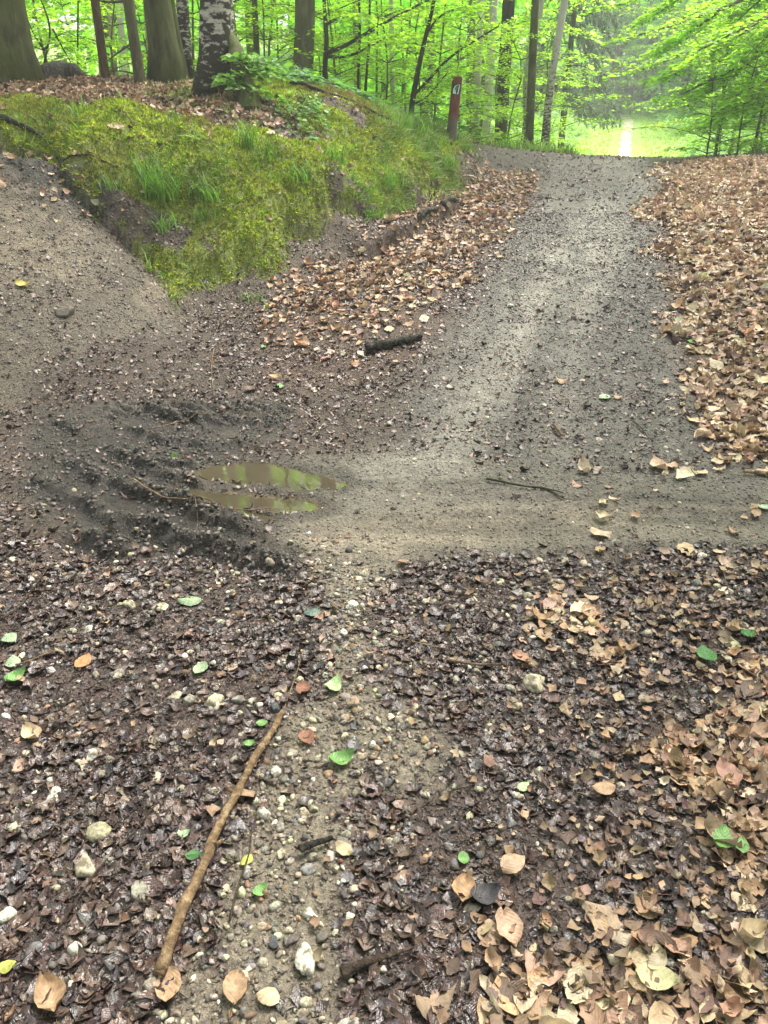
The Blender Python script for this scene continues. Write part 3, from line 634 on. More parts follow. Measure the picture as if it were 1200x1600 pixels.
zg = zone([(590, 190), (660, 190), (735, 232), (722, 262), (700, 300), (640, 322), (560, 340), (545, 315), (600, 260), (590, 215)], .25)
Z['zg'] = zg*(GY > 6)
zk = zone([(735, 200), (850, 212), (1000, 240), (1200, 232), (1200, 200), (735, 150)], .2); Z['zk'] = zk
grass_stuff('bank_grass', lambda X, Y: zv('zg', X, Y)*sstep(.40, .56, fbm(X, Y, 2.2, 3, 500)), (-1.5, 2.6, 7.5, 13), 9000, .13)
grass_stuff('sparse_bank_grass', lambda X, Y: np.maximum(zv('moss', X, Y), zv('soilface', X, Y))*.34*sstep(.5, .62, fbm(X, Y, 1.6, 3, 510)), (-8, 2, 6, 12), 16000, .14)
crestline = lambda X, Y: in_view(X, Y)*sstep(13.6, 15.0, Y+.5*fbm(X, Y, 1, 2, 7)-.25)*np.where((X > .24*Y-.2) & (X < .42*Y+.2) & (Y < 17), 0.0, 1)
grass_stuff('crest_grass', lambda X, Y: crestline(X, Y)*(bil(gx, gy, dP, X, Y) > .6), (-4, 11, 13, 22), 26000, .20)
grass_stuff('meadow_grass', lambda X, Y: in_view(X, Y, 3)*np.exp(-Y/45)*(bil(gx, gy, dP, X, Y) > .75), (-12, 34, 21, 76), 60000, .20, [(.32, .44, .08), (.38, .50, .10), (.42, .52, .12), (.46, .50, .18)])

# tall undergrowth beyond the crest: broad pale leaves on the valley floor
def rosette(seed):
    rr = np.random.default_rng(seed); parts = []; us = []
    for i in range(16):
        a = rr.random()*6.28; L = .25+.4*rr.random(); rad = rr.random()*.6; z = .15+.85*rr.random(); c = np.array([math.cos(a)*rad, math.sin(a)*rad, z*(1.1-rad)])
        d = np.array([math.cos(a), math.sin(a), .25-.6*rr.random()]); d /= np.linalg.norm(d); s = np.cross(d, (0, 0, 1.)); s /= np.linalg.norm(s)
        V = np.array([c, c+d*L*.35+s*L*.24, c+d*L*.75+s*L*.17, c+d*L-np.array([0, 0, .06]), c+d*L*.75-s*L*.17, c+d*L*.35-s*L*.24]); parts.append((V, np.array([(0, 1, 2, 3), (3, 4, 5, 0)])))
    v, f = merge(parts); return v, f, np.zeros((len(v), 2))
T_ros = [rosette(k) for k in range(8)]
def undergrowth(name, fn, box, n, size, pal):
    X, Y = sample(fn, box, n); k = len(X); dump(name, T_ros, X, Y, np.zeros(k), np.full(k, .15), LN(size, .3, k), pick(pal, [1]*len(pal), k), M['grass'])
PALE = [(.28, .42, .18), (.24, .38, .12), (.34, .48, .24), (.18, .32, .08)]
undergrowth('valley_undergrowth', lambda X, Y: in_view(X, Y, 4)*(bil(gx, gy, dP, X, Y) > 2.2)*sstep(.42, .6, fbm(X, Y, .35, 3, 520)+.02*np.abs(X-.3*Y)), (-18, 46, 17, 115), 20000, .5, PALE)
undergrowth('bank_undergrowth', lambda X, Y: in_view(X, Y, 3)*(X < .22*Y-1.0), (-16, 6, 14.5, 30), 4200, .32, [(.12, .25, .05), (.09, .19, .035), (.16, .30, .07), (.22, .30, .10)])

# the far path running straight away through the meadow
def far_path():
    ys = np.linspace(19, 84, 160); q = np.array(FPATH); q = q[np.argsort(q[:, 1])]; xs = np.interp(ys, q[:, 1], q[:, 0])
    half = np.interp(ys, [19, 34, 60, 76, 84], [.30, .26, .30, .5, .6])+.04*np.sin(ys*1.9)+.03*np.sin(ys*4.7); V = []; C_ = []
    for i, y in enumerate(ys):
        for k in (-1, -.5, 0, .5, 1):
            x = xs[i]+half[i]*k; z = float(hgt(np.array([x]), np.array([y]))[0]); V.append((x, y, z+.05-.02*abs(k))); t = sstep(68, 74, y); C_.append(np.array((.44, .37, .29))*(1-t)+np.array((.25, .17, .13))*t)
    F_ = [(i*5+k, i*5+k+1, i*5+k+6, i*5+k+5) for i in range(159) for k in range(4)]
    tag(mesh_np('path', np.array(V), np.array(F_), M['crumb'], col=np.array(C_)), kind='structure')
far_path()
# ---- trees
def leaves_on(points, dirs, size, n_per, seed, flat=.35, hexa=True, jitter=.22, droop=.25):
    """flat sprays of leaves: at each point a fan of leaves lying along dirs"""
    rr = np.random.default_rng(seed); P0 = np.repeat(points, n_per, 0); D0 = np.repeat(dirs, n_per, 0); n_ = len(P0)
    s = rr.random(n_)*1.0; side = (rr.random(n_)-.5)*1.1*(1-s*.6)
    S0 = np.cross(D0, np.array([0, 0, 1.])); S0 /= np.linalg.norm(S0, axis=1, keepdims=True)+1e-6
    L = np.repeat(.45+.55*rr.random(len(points)), n_per)*jitter*4
    P = P0+D0*(s*L)[:, None]+S0*(side*L*.8)[:, None]; P[:, 2] += rr.normal(size=n_)*.025-droop*L*s*s*.5
    ang = np.sign(side)*(.5+.5*rr.random(n_)); dx = D0*np.cos(ang)[:, None]+S0*np.sin(ang)[:, None]; dx[:, 2] += rr.normal(size=n_)*flat*.5-.12
    dx /= np.linalg.norm(dx, axis=1, keepdims=True)
    N = np.array([0, 0, 1.])+flat*rr.normal(size=(n_, 3)); y = np.cross(N, dx); y /= np.linalg.norm(y, axis=1, keepdims=True)
    sz = size*(.7+.6*rr.random(n_)); wd = sz*.33; zz = np.cross(dx, y)
    if hexa:
        pts = [P, P+dx*(sz*.3)[:, None]+y*wd[:, None]+zz*(wd*.25)[:, None], P+dx*(sz*.72)[:, None]+y*(wd*.8)[:, None]+zz*(wd*.2)[:, None], P+dx*sz[:, None],
               P+dx*(sz*.72)[:, None]-y*(wd*.8)[:, None]+zz*(wd*.2)[:, None], P+dx*(sz*.3)[:, None]-y*wd[:, None]+zz*(wd*.25)[:, None]]
        V = np.stack(pts, 1).reshape(-1, 3); b = (np.arange(n_)*6)[:, None]; F_ = np.concatenate([b+np.array([[0, 1, 2, 3]]), b+np.array([[3, 4, 5, 0]])]); q = 6
    else:
        V = np.stack([P, P+dx*(sz*.5)[:, None]+y*(wd*1.1)[:, None], P+dx*sz[:, None], P+dx*(sz*.5)[:, None]-y*(wd*1.1)[:, None]], 1).reshape(-1, 3)
        F_ = (np.arange(n_)*4)[:, None]+np.array([[0, 1, 2, 3]]); q = 4
    return V, F_, np.repeat(rr.normal(size=n_), q), n_
LEAFC = np.array((.17, .30, .03))
def leafcol(rnd, base=LEAFC, v=.25, yel=.25):
    c = base[None]*(1+v*rnd[:, None]); c = c*(1+np.array([[.35, .05, .0]])*np.clip(rnd[:, None], -1, 1)*yel); return np.clip(c, .005, .6)
def canopy_mesh(seed, rad, h0, h1, nsp, per, size):
    rr = np.random.default_rng(seed); cl = rr.normal(size=(26, 3)); cl /= np.linalg.norm(cl, axis=1, keepdims=True); cl *= (.45+.55*rr.random((26, 1)))
    c = cl[rr.integers(0, 26, nsp)]+rr.normal(size=(nsp, 3))*.16; zc = (h0+h1)/2
    P = np.stack([c[:, 0]*rad, c[:, 1]*rad, zc+c[:, 2]*(h1-h0)/2], -1)
    D = np.stack([c[:, 0], c[:, 1], .2*c[:, 2]+rr.normal(size=nsp)*.15], -1)+rr.normal(size=(nsp, 3))*.3; D /= np.linalg.norm(D, axis=1, keepdims=True)
    V, F_, r_, _ = leaves_on(P, D, size, per, seed, .45, False, .30); return V, F_, leafcol(r_, np.array((.10, .20, .03)))
CAN = []
for s in range(4):
    V, F_, c_ = canopy_mesh(900+s, 3.4, 5.2, 13.0, 150, 26, .15); CAN.append(mesh_np('crown', V, F_, M['canopy'], col=c_, link=False).data)
def young_beech(seed, height=3.6, spread=1.7, nl=16, per=24, size=.062, low=.5):
    """thin stem, ascending limbs, flat leaf layers. returns trunk VF, crown VFc"""
    rr = np.random.default_rng(seed); st = smoothline([(0, 0, -.1), (rr.normal()*.1, rr.normal()*.1, height*.35), (rr.normal()*.25, rr.normal()*.25, height*.7), (rr.normal()*.3, rr.normal()*.3, height)], 10)
    tubes = [tube(st, np.linspace(.026, .007, 10)*height/3.6, 7, .1, seed)]; P, D = [], []
    for i in range(nl):
        f = low/height+(1-low/height)*(i+.5*rr.random())/nl; b = st[int(np.clip(f*9, 0, 9))]; a = i*2.4+rr.random(); L = spread*(1-.45*f)*(.6+.5*rr.random())
        e = b+np.array([math.cos(a)*L, math.sin(a)*L, L*(.25-.3*rr.random())]); m_ = (b+e)/2+np.array([0, 0, .10*L])
        ln = smoothline([b, m_, e], 7); tubes.append(tube(ln, np.linspace(.012, .003, 7), 5, .1, seed+i))
        for j in range(1, 7):
            for q in range(2):
                d = ln[j]-ln[j-1]; d /= np.linalg.norm(d); sg = 1 if q else -1; s = np.cross(d, (0, 0, 1)); dd = d+s*sg*(.8 if j < 6 else .2); dd[2] *= .5; dd /= np.linalg.norm(dd); P.append(ln[j]); D.append(dd)
    P = np.array(P); D = np.array(D); tv, tf = merge(tubes); V, F_, r_, _ = leaves_on(P, D, size, per//2, seed, .28, True, .16)
    return (tv, tf), (V, F_, leafcol(r_, LEAFC*np.array((1.15, 1.1, 1))))
YB = []
for s in range(5):
    (tv, tf), (V, F_, c_) = young_beech(40+s, [3.6, 4.6, 3.0, 4.0, 5.2][s], [1.6, 1.9, 1.3, 2.0, 2.2][s], [20, 26, 17, 24, 30][s], 24, .064, .3)
    YB.append((mesh_np('trunk', tv, tf, M['beech'], link=False).data, mesh_np('crown', V, F_, M['crown'], col=c_, link=False).data))
V, F_, c_ = canopy_mesh(977, 4.2, 5.0, 12.5, 330, 26, .16); DENSE = mesh_np('crown', V, F_, M['canopy'], col=c_, link=False).data  # denser crown for the unseen ring trees, shaped to shade the foreground
def child(name, data, parent, scale=None, rz=0, loc=None):
    o = bpy.data.objects.new(name, data); COL.objects.link(o); o.parent = parent; o.rotation_euler.z = rz
    if scale: o.scale = scale
    if loc is not None: o.location = loc
    return o
def sapling(x, y, k, label, sc=1.0, group='young beeches under the tall trees', cat='tree', dz=0):
    t = thing('young_beech', (x, y, float(hgt(np.array([x]), np.array([y]))[0])+dz), label, cat, group, rng.random()*6.28)
    child('trunk', YB[k][0], t, (sc,)*3); child('crown', YB[k][1], t, (sc,)*3); return t
def big_tree(name, base, top, w_px, height, mat, label, cat='tree', crown=0, group=None, sides=14, flare=1.35, branches=(), wob=.06, crs=1.0, kink=None):
    """base=(u,v,D) foot, top=(u,v) where the trunk leaves the photo's top edge"""
    b = at(*base); e = at(top[0], top[1], base[2]+(top[2] if len(top) > 2 else 0)); r = w_px/2/ppm(base[2]); gz = float(hgt(np.array([b[0]]), np.array([b[1]]))[0]); b[2] = gz
    d = (e-b); k1 = b+d
    pts = [b-d/np.linalg.norm(d)*.15]
    if kink: pts += [at(*q) for q in kink]
    else: pts += [b+d*.12, b+d*.35, b+d*.7]
    pts += [k1, k1+np.array([d[0]*.6, d[1]*.5, 2.5]), np.array([k1[0]+d[0]*.9, k1[1], gz+height])] if height > 4 else [k1]
    ln = smoothline(pts, 26); s = np.linspace(0, 1, 26); hh = ln[:, 2]-gz
    rad = r*(1+ (flare-1)*np.exp(-np.clip(hh, 0, 9)/.16))*(1-.75*np.clip(hh/height, 0, 1)**1.3)
    t = thing(name, tuple(b), label, cat, group); parts = [tube(ln-b, rad, sides, wob, int(w_px*7), .35 if flare > 1.2 else 0)]
    rr = np.random.default_rng(int(base[0])+77)
    if crown is not None:                  # limbs that carry the crown, above the photo's frame
        for i in range(9):
            q = ln[13+i]-b if 13+i < 26 else ln[-1]-b; a = rr.random()*6.28; L = 1.6+1.6*rr.random()
            parts.append(tube(smoothline([q, q+np.array([math.cos(a)*L*.5, math.sin(a)*L*.5, .5]), q+np.array([math.cos(a)*L, math.sin(a)*L, 1.5])], 7), np.linspace(rad[min(25, 13+i)]*.45, .012, 7), 6, .1, i))
    v, f = merge(parts); mesh_np('trunk', v, f, mat, t)
    for br in branches:                    # branches seen in the photo: lists of (u,v[,dD]) plus width
        P = [at(q[0], q[1], base[2]+(q[2] if len(q) > 2 else 0))-b for q in br[1:]]
        v, f = tube(smoothline(P, 12), np.linspace(br[0]/ppm(base[2])/2, .004, 12), 6, .15, 3); mesh_np('branch', v, f, mat, t)
    if crown is not None:
        k = ln[-1]-b; child('crown', CAN[crown % 4], t, (crs*(.9+.2*rr.random()), crs, height/13.5), rr.random()*6.28, (k[0], k[1], 0))
    return t
big_tree('beech_tree', (5, 128, 10.6), (-5, 0), 74, 14, M['beechgreen'], 'thick greenish beech trunk cut by the left edge of the photo', crown=None, flare=1.5)
big_tree('slim_tree', (167, 138, 11.2), (148, 0), 13, 9, M['brown'], 'slim reddish brown trunk leaning left, first thin one beside the thick left beech', crown=None, sides=9, flare=1.1, wob=.12)
big_tree('slim_tree', (221, 142, 10.9), (200, 0), 17, 10, M['beech'], 'slim dark trunk with bare crooked side twigs, left of the two-stemmed beech', crown=None, sides=9, flare=1.15,
         branches=[(5, (196, 2), (165, 4), (130, -6)), (4, (206, 68), (180, 85), (163, 100)), (3, (212, 116), (190, 110), (168, 112)), (4, (215, 90), (196, 70), (190, 76)), (3, (210, 30), (222, 38), (232, 30))])
big_tree('beech_tree', (265, 138, 11.4), (246, 0), 38, 14, M['beechgreen'], 'sturdy mossy green beech trunk standing left of the big birch', crown=None, flare=1.5)
big_tree('beech_tree', (283, 135, 11.7), (262, 0), 20, 12, M['beechgreen'], 'dark narrow beech trunk pressed against the right of the sturdy mossy one', crown=None, flare=1.3)
big_tree('birch_tree', (294, 130, 12.2), (285, 0), 19, 12, M['birch'], 'narrow brownish birch between the mossy beech and the big birch', crown=None, flare=1.2)
big_tree('birch_tree', (336, 148, 9.9), (340, 0), 47, 14, M['birch'], 'big birch with rough black and white bark on the mossy bank', crown=3, flare=1.45, wob=.12)
big_tree('birch_tree', (388, 172, 9.3), (362, 60, .6), 24, 2.6, M['beechgreen'], 'mossy dark stem leaning against the right side of the big birch', crown=None, flare=1.6, wob=.2, kink=[(384, 140, 9.4), (374, 100, 9.6)])
big_tree('beech_tree', (469, 108, 13.4), (478, 0), 31, 15, M['beech'], 'smooth straight grey-brown beech trunk right of the big birch', crown=None, flare=1.15)
big_tree('slim_tree', (402, 130, 13.5), (398, 0), 9, 8, M['beechgreen'], 'thin green stem between the big birch and the smooth beech', crown=None, flare=1.1, sides=8)
# distant trunks on the left, behind the bank
big_tree('pine_tree', (176, 150, 19), (170, 0), 10, 13, M['pale'], 'pale thin pine trunk seen between the two slim left stems', crown=0, group='pale trunks behind the bank', flare=1.1, sides=8)
big_tree('birch_tree', (190, 150, 21), (186, 0), 12, 13, M['birchhi'], 'speckled white trunk far behind, just left of the slim dark tree', crown=None, group='pale trunks behind the bank', flare=1.1, sides=8)
big_tree('pine_tree', (150, 150, 24), (152, 0), 7, 12, M['pale'], 'very thin pale trunk far back behind the reddish slim stem', crown=None, group='pale trunks behind the bank', flare=1.1, sides=8)
big_tree('pine_tree', (232, 152, 22), (230, 0), 14, 13, M['pale'], 'pale pine trunk right behind the left edge of the mossy beech', crown=2, group='pale trunks behind the bank', flare=1.1, sides=8)
big_tree('pine_tree', (205, 150, 27), (208, 0), 8, 12, M['pale'], 'faint pinkish trunk seen right beside the slim dark tree', crown=None, group='pale trunks behind the bank', flare=1.1, sides=8)
big_tree('birch_tree', (617, 188, 17), (612, 70), 9, 6, M['birchhi'], 'short pale stem standing in the leaves left of the marker post', crown=None, flare=1.1, sides=8)
big_tree('birch_tree', (744, 193, 17), (752, 0), 11, 11, M['birchhi'], 'pale birch trunk just right of the marker post', crown=None, flare=1.1, sides=8)
big_tree('birch_tree', (760, 200, 21), (772, 0), 15, 13, M['birchhi'], 'wider faded white trunk behind, second birch right of the marker post', crown=3, flare=1.1, sides=8)
big_tree('spruce_tree', (785, 178, 19), (795, 0), 21, 14, M['dark'], 'dark conifer trunk between the pale birches right of the post', crown=None, flare=1.1, sides=8)
big_tree('birch_tree', (822, 222, 16.5), (846, 20), 10, 12, M['birchhi'], 'leaning white birch, left one of the crossing pair at the crest', crown=None, flare=1.1, sides=9, kink=[(826, 190, 16.5), (818, 140, 16.5), (832, 60, 16.5)])
big_tree('dark_tree', (829, 216, 15.5), (836, 0, .3), 13, 9, M['beechgreen'], 'mossy dark stem between the crossing birches', crown=None, flare=1.3, sides=9)
big_tree('birch_tree', (852, 226, 15.2), (884, 0), 12, 13, M['birchhi'], 'bending white birch with black marks at the left end of the crest', crown=2, flare=1.15, sides=10, kink=[(854, 190, 15.2), (858, 150, 15.2), (866, 95, 15.2)])
big_tree('beech_tree', (738, 190, 27), (737, 0), 14, 15, M['beech'], 'far dim trunk between the post and the pale birch', crown=0, flare=1.1, sides=8)
big_tree('beech_tree', (560, 150, 24), (556, 0), 12, 15, M['beech'], 'distant grey trunk behind the arching shrub', crown=1, flare=1.1, sides=8)

def limb_tree(name, base, stems, mat, label, cat, leafy=True, per=16, size=.065, seed=1, gz=None):
    """small tree traced from its stems; stems = list of (w_px0, w_px1, pts...) with (u,v,D)"""
    b = at(*base)
    b[2] = float(hgt(np.array([b[0]]), np.array([b[1]]))[0])
    t = thing(name, tuple(b), label, cat); P, D = [], []
    for i, st in enumerate(stems):
        L = [at(*q)-b for q in st[2:]]; 
        if i == 0: L[0] = np.array([0, 0, -.1])
        ln = smoothline(L, 14); s = ppm(st[2][2]); v, f = tube(ln, np.linspace(st[0], st[1], 14)/s/2, 7, .12, seed+i)
        mesh_np('trunk' if i == 0 else 'branch', v, f, mat, t)
        if leafy:
            for j in range(5 if i == 0 else 3, 14):
                d = ln[j]-ln[j-1]; d /= np.linalg.norm(d)+1e-9
                for q in (-1, 1):
                    sd_ = np.cross(d, (0, 0, 1)); sd_ = sd_/(np.linalg.norm(sd_)+1e-6)
                    if i == 0 and abs(d[2]) > .8: a = rng.random()*6.28; dd = np.array([math.cos(a), math.sin(a), 0.1])
                    else: dd = d+sd_*q*.9; dd[2] *= .4
                    P.append(ln[j]); D.append(dd/np.linalg.norm(dd))
    if leafy:
        V, F_, r_, _ = leaves_on(np.array(P), np.array(D), size, per, seed, .28, True, .15); mesh_np('crown', V, F_, M['crown'], t, col=leafcol(r_, LEAFC*1.15))
    return t
D_ = 12.6
limb_tree('arching_shrub', (506, 116, 12.8), [(9, 4, (506, 116, 12.8), (508, 95, 12.8), (511, 60, 12.8), (506, 0, 12.8), (500, -60, 12.8)),
          (6, 2, (510, 82, 12.8), (535, 75, 12.7), (600, 35, 12.4), (660, 5, 12.2), (720, -30, 12)), (5, 2, (510, 88, 12.8), (540, 90, 12.6), (575, 75, 12.4), (600, 60, 12.2)),
          (4, 1.5, (508, 40, 12.8), (530, 25, 12.8), (560, 30, 12.7))], M['dark'], 'dark forked shrub with branches arching right over the bank', 'shrub', per=13, seed=11)
limb_tree('young_tree', (641, 192, 12.4), [(10, 4, (641, 192, 12.4), (643, 165, 12.4), (653, 110, 12.4), (664, 60, 12.4), (677, 12, 12.4), (684, -40, 12.4)),
          (5, 2, (645, 150, 12.4), (670, 125, 12.3), (700, 90, 12.2), (740, 65, 12.0), (780, 40, 11.9)), (3, 1.2, (644, 163, 12.4), (665, 155, 12.3), (690, 125, 12.2), (700, 112, 12.2)),
          (4, 1.5, (668, 50, 12.4), (690, 20, 12.4), (730, 10, 12.3))], M['dark'], 'young dark-stemmed tree leaning right, just left of the red post', 'tree', per=14, seed=12)
limb_tree('young_tree', (559, 138, 13), [(5, 3, (559, 138, 13), (560, 100, 13), (563, 50, 13), (560, -20, 13))], M['dark'], 'left one of two thin dark saplings behind the bramble', 'tree', per=8, seed=13)
limb_tree('young_tree', (567, 146, 13.2), [(5, 3, (567, 146, 13.2), (573, 110, 13.2), (577, 70, 13.2), (578, -20, 13.2))], M['dark'], 'right one of two thin dark saplings behind the bramble', 'tree', per=8, seed=14)
limb_tree('young_tree', (62, 128, 12), [(4, 2, (62, 130, 12), (70, 90, 12), (82, 45, 12), (60, -10, 12)), (3, 1, (82, 45, 12), (95, 70, 12), (115, 105, 12)), (3, 1, (70, 80, 12), (50, 50, 12), (40, 20, 12))], M['dark'], 'leafy young tree right behind the thick left beech', 'tree', per=12, seed=15)
limb_tree('young_tree', (120, 132, 12.2), [(3, 2, (120, 132, 12.2), (121, 90, 12.2), (122, 20, 12.2), (122, -20, 12.2))], M['dark'], 'thin upright sapling left of the slim reddish trunk', 'tree', per=10, seed=16)
# right hand beech whose long branches sweep in from outside the frame
RB = []
for k_, (u0, v0, u1, v1, u2, v2, D0) in enumerate([(1330, -60, 1120, 20, 980, 60, 15), (1330, -20, 1130, 60, 1000, 110, 16), (1330, 40, 1180, 90, 1060, 150, 16), (1330, -120, 1100, -30, 960, 10, 17),
                                                   (1330, 90, 1210, 130, 1110, 190, 17), (1330, 0, 1190, 30, 1090, 80, 13.5), (1330, -90, 1180, -20, 1040, 40, 19), (1330, 60, 1230, 110, 1150, 150, 14)]):
    RB.append((9, 2, (u0, v0, 16), ((u0+u1)//2, (v0+v1)//2-14, (16+D0)/2), (u1, v1, D0), (u2, v2, D0-.5)))
    RB.append((4, 1, (u1, v1, D0), (u1-40, v1+30, D0), (u1-90, v1+62, D0)))
    RB.append((4, 1, ((u0+u1)//2, (v0+v1)//2-10, D0), ((u0+u1)//2-50, (v0+v1)//2+30, D0+.3), ((u0+u1)//2-100, (v0+v1)//2+80, D0+.5)))
limb_tree('beech_tree', (1345, 215, 16), [(40, 22, (1345, 225, 16), (1343, 150, 16), (1338, 0, 16), (1330, -300, 16))]+RB, M['beech'], 'beech whose long leafy branches sweep in at the upper right corner', 'tree', per=26, size=.085, seed=31)
# spruce with hanging grey-green boughs
def spruce():
    b = at(876, 232, 27); b[2] = float(hgt(b[:1], b[1:2])[0]); t = thing('spruce_tree', tuple(b), 'grey-green spruce with drooping boughs left of the far sunlit path', 'tree')
    v, f = tube(smoothline([(0, 0, -.2), (0, 0, 4), (.1, 0, 12)], 16), np.linspace(.11, .03, 16), 9, .05); mesh_np('trunk', v, f, M['beech'], t)
    rr = np.random.default_rng(3); tubes = []; NP, ND = [], []
    for i in range(64):
        z = 2.0+i*.14; a = i*2.4+rr.random()*.5; L = 1.75*(1-(z-2)/12)*(.8+.4*rr.random()); d = np.array([math.cos(a), math.sin(a), 0])
        ln = smoothline([d*0+np.array([0, 0, z]), d*L*.5+np.array([0, 0, z-.05]), d*L+np.array([0, 0, max(1.7, z-.5*L)])], 10); tubes.append(tube(ln, np.linspace(.018, .004, 10), 5, .1, i))
        for j in range(2, 10):
            for q in range(3):
                NP.append(ln[j]+rr.normal(size=3)*.05); s = np.cross(d, (0, 0, 1))*(rr.random()-.5)*1.4; dd = d*.4+s+np.array([0, 0, -1.1*rr.random()-.2]); ND.append(dd/np.linalg.norm(dd)*.36)
    v, f = merge(tubes); mesh_np('branch', v, f, M['brown'], t)
    P = np.array(NP); D = np.array(ND); n_ = len(P)*30; P0 = np.repeat(P, 30, 0); D0 = np.repeat(D, 30, 0); s = rr.random(n_)
    p = P0+D0*s[:, None]; o = rr.normal(size=(n_, 3)); o /= np.linalg.norm(o, axis=1, keepdims=True); o = o*.5+D0/.36*.7; o /= np.linalg.norm(o, axis=1, keepdims=True)
    sd_ = np.cross(o, rr.normal(size=(n_, 3))); sd_ /= np.linalg.norm(sd_, axis=1, keepdims=True)
    V = np.stack([p-sd_*.014, p+sd_*.014, p+o*.13], 1).reshape(-1, 3); F_ = np.arange(n_*3).reshape(-1, 3); r_ = np.repeat(rr.normal(size=n_), 3)
    mesh_np('foliage', V, F_, M['needle'], t, col=np.clip(np.array((.22, .28, .20))*(1+.3*r_[:, None]), .01, .4), smooth=False)
spruce()
# saplings placed one by one: (u, D, variant, label, scale)
SAP = [(1115, 15.2, 2, 'low bright young beech at the right, lower of the two bush-like ones', .75), (1165, 14.6, 2, 'low bush-like young beech at the right edge of the crest', .75), (1215, 16, 0, 'leafy young beech just beyond the right edge', .9), (1140, 21, 0, 'young beech with low leaves behind the bush-like ones', .9), (415, 13.6, 2, 'small bright young beech right of the big birch, nearest of that gap', .8), (530, 14.2, 0, 'small leafy young beech just behind the arching shrub', .85), (600, 13.8, 2, 'low bright young beech between the thin saplings and the leaning tree', .8), (655, 16.5, 3, 'leafy young beech straight behind the leaning young tree', .9), (720, 15.5, 2, 'low leafy young beech right of the marker post', .8), (770, 17.5, 0, 'leafy young beech between the pale birches and the dark conifer', .9), (500, 18, 3, 'young beech behind the smooth beech on its right', 1.0), (840, 18, 2, 'young beech between the crossing birches', .8), (30, 13.5, 2, 'low bright young beech beside the foot of the thick left beech', .7), (190, 14.5, 2, 'low bright young beech behind the slim dark tree', .8), (95, 14.5, 0, 'bright young beech filling the gap right of the thick left trunk', 1.0), (60, 17, 3, 'young beech further back behind the thick left trunk', 1.0),
       (135, 17.5, 2, 'small young beech behind the thin upright sapling', 1.0), (250, 19, 1, 'young beech far behind the sturdy mossy trunk', .9), (305, 15, 0, 'yellow-green young beech behind the narrow birch', 1.0),
       (385, 14.3, 1, 'bright young beech spreading right behind the big birch', 1.0), (425, 16, 3, 'young beech between the big birch and the smooth beech', 1.0), (445, 20, 4, 'taller young beech behind the smooth beech trunk', 1.0),
       (520, 16, 4, 'wide young beech behind the arching shrub', 1.0), (540, 21, 1, 'young beech far behind the two thin saplings', 1.0), (590, 15.5, 3, 'bright young beech between the arching shrub and the leaning tree', .9),
       (625, 19, 4, 'tall young beech behind the pale short stem', 1.0), (675, 15, 0, 'young beech right behind the red marker post', .9), (700, 18.5, 4, 'broad young beech behind the post on its right', .95),
       (745, 23, 3, 'young beech deep behind the pale birches', 1.0), (800, 16, 2, 'low young beech between dark conifer and crossing birches', .85), (815, 24, 4, 'tall young beech behind the crossing birches', 1.0),
       (-120, 14, 3, 'young beech just outside the left edge', 1.0), (20, 20, 4, 'tall young beech far behind on the left', 1.0), (1130, 19, 4, 'broad young beech at the right side of the valley', 1.2),
       (1190, 16, 3, 'bright young beech at the right edge of the photo', 1.1), 
       (1280, 18, 1, 'young beech just outside the right edge', 1.2), (860, 21, 3, 'young beech behind the bending white birch', 1.1), (640, 26, 4, 'pale young beech farthest behind the leaning tree', 1.2),
       (480, 26, 4, 'pale young beech farthest behind the smooth beech', 1.2), (340, 25, 4, 'pale young beech farthest behind the big birch', 1.2), (1150, 30, 4, 'pale tall young beech far back on the right', 1.5), (1200, 24, 4, 'tall young beech behind the one at the right edge', 1.4)]
for (u, D, k, lab, sc) in SAP:
    p = at(u, 180, D); sapling(p[0], p[1], k, lab, sc)
for k_, (x, y, sc, lab) in enumerate([(19.5, 77, 2.4, 'round bright bush-like beech left of the top of the far path'), (27.5, 78, 2.4, 'round bright bush-like beech right of the top of the far path'), (23.5, 88, 2.8, 'pale beech closing the view behind the end of the far path'), (21, 74, 1.5, 'low pale bush-like beech nearest the left side of the far path end'), (25.8, 75, 1.5, 'low pale bush-like beech nearest the right side of the far path end'), (24.4, 84, 1.9, 'low pale beech right behind the end of the far path'), (22.0, 83, 1.9, 'low pale beech just left of the end of the far path'),
                                       (17, 66, 2.0, 'bright young beech on the left rim of the far meadow'), (29, 64, 2.2, 'bright young beech on the right rim of the far meadow'), (20.5, 92, 3.0, 'tall pale beech behind the left bush at the far path end'), (28, 90, 3.0, 'tall pale beech behind the right bush at the far path end')]):
    sapling(x, y, (k_*2) % 5, lab, sc)
# tall trees: a ring around the clearing and the wood behind, all alike at that distance
V, F_ = tube(smoothline([(0, 0, -.3), (.1, 0, 3), (-.1, .1, 8), (0, 0, 13)], 14), np.linspace(.22, .05, 14), 9, .06, 5, .2)
TR = mesh_np('trunk', V, F_, M['beech'], link=False).data
LOWC = []
for s in range(3):
    V, F_, c_ = canopy_mesh(950+s, 3.6, 1.0, 13.0, 520, 22, .24); LOWC.append(mesh_np('crown', V, F_, M['farcanopy'], col=np.clip(c_*np.array((3.4, 2.8, 3.6)), 0, .8), link=False).data)  # crown colour lifted to stand in for sunlight on the shaded far wood
def wood_tree(x, y, label, group, low, k, s=1.0):
    t = thing('beech_tree', (x, y, float(hgt(np.array([x]), np.array([y]))[0])), label, 'tree', group, rng.random()*6.28)
    low = low or y >= 26
    child('trunk', TR, t, (s, s, s)); child('crown', DENSE if low == 2 else (LOWC if low else CAN)[k % 3], t, (s, s, s)); return t
i = 0
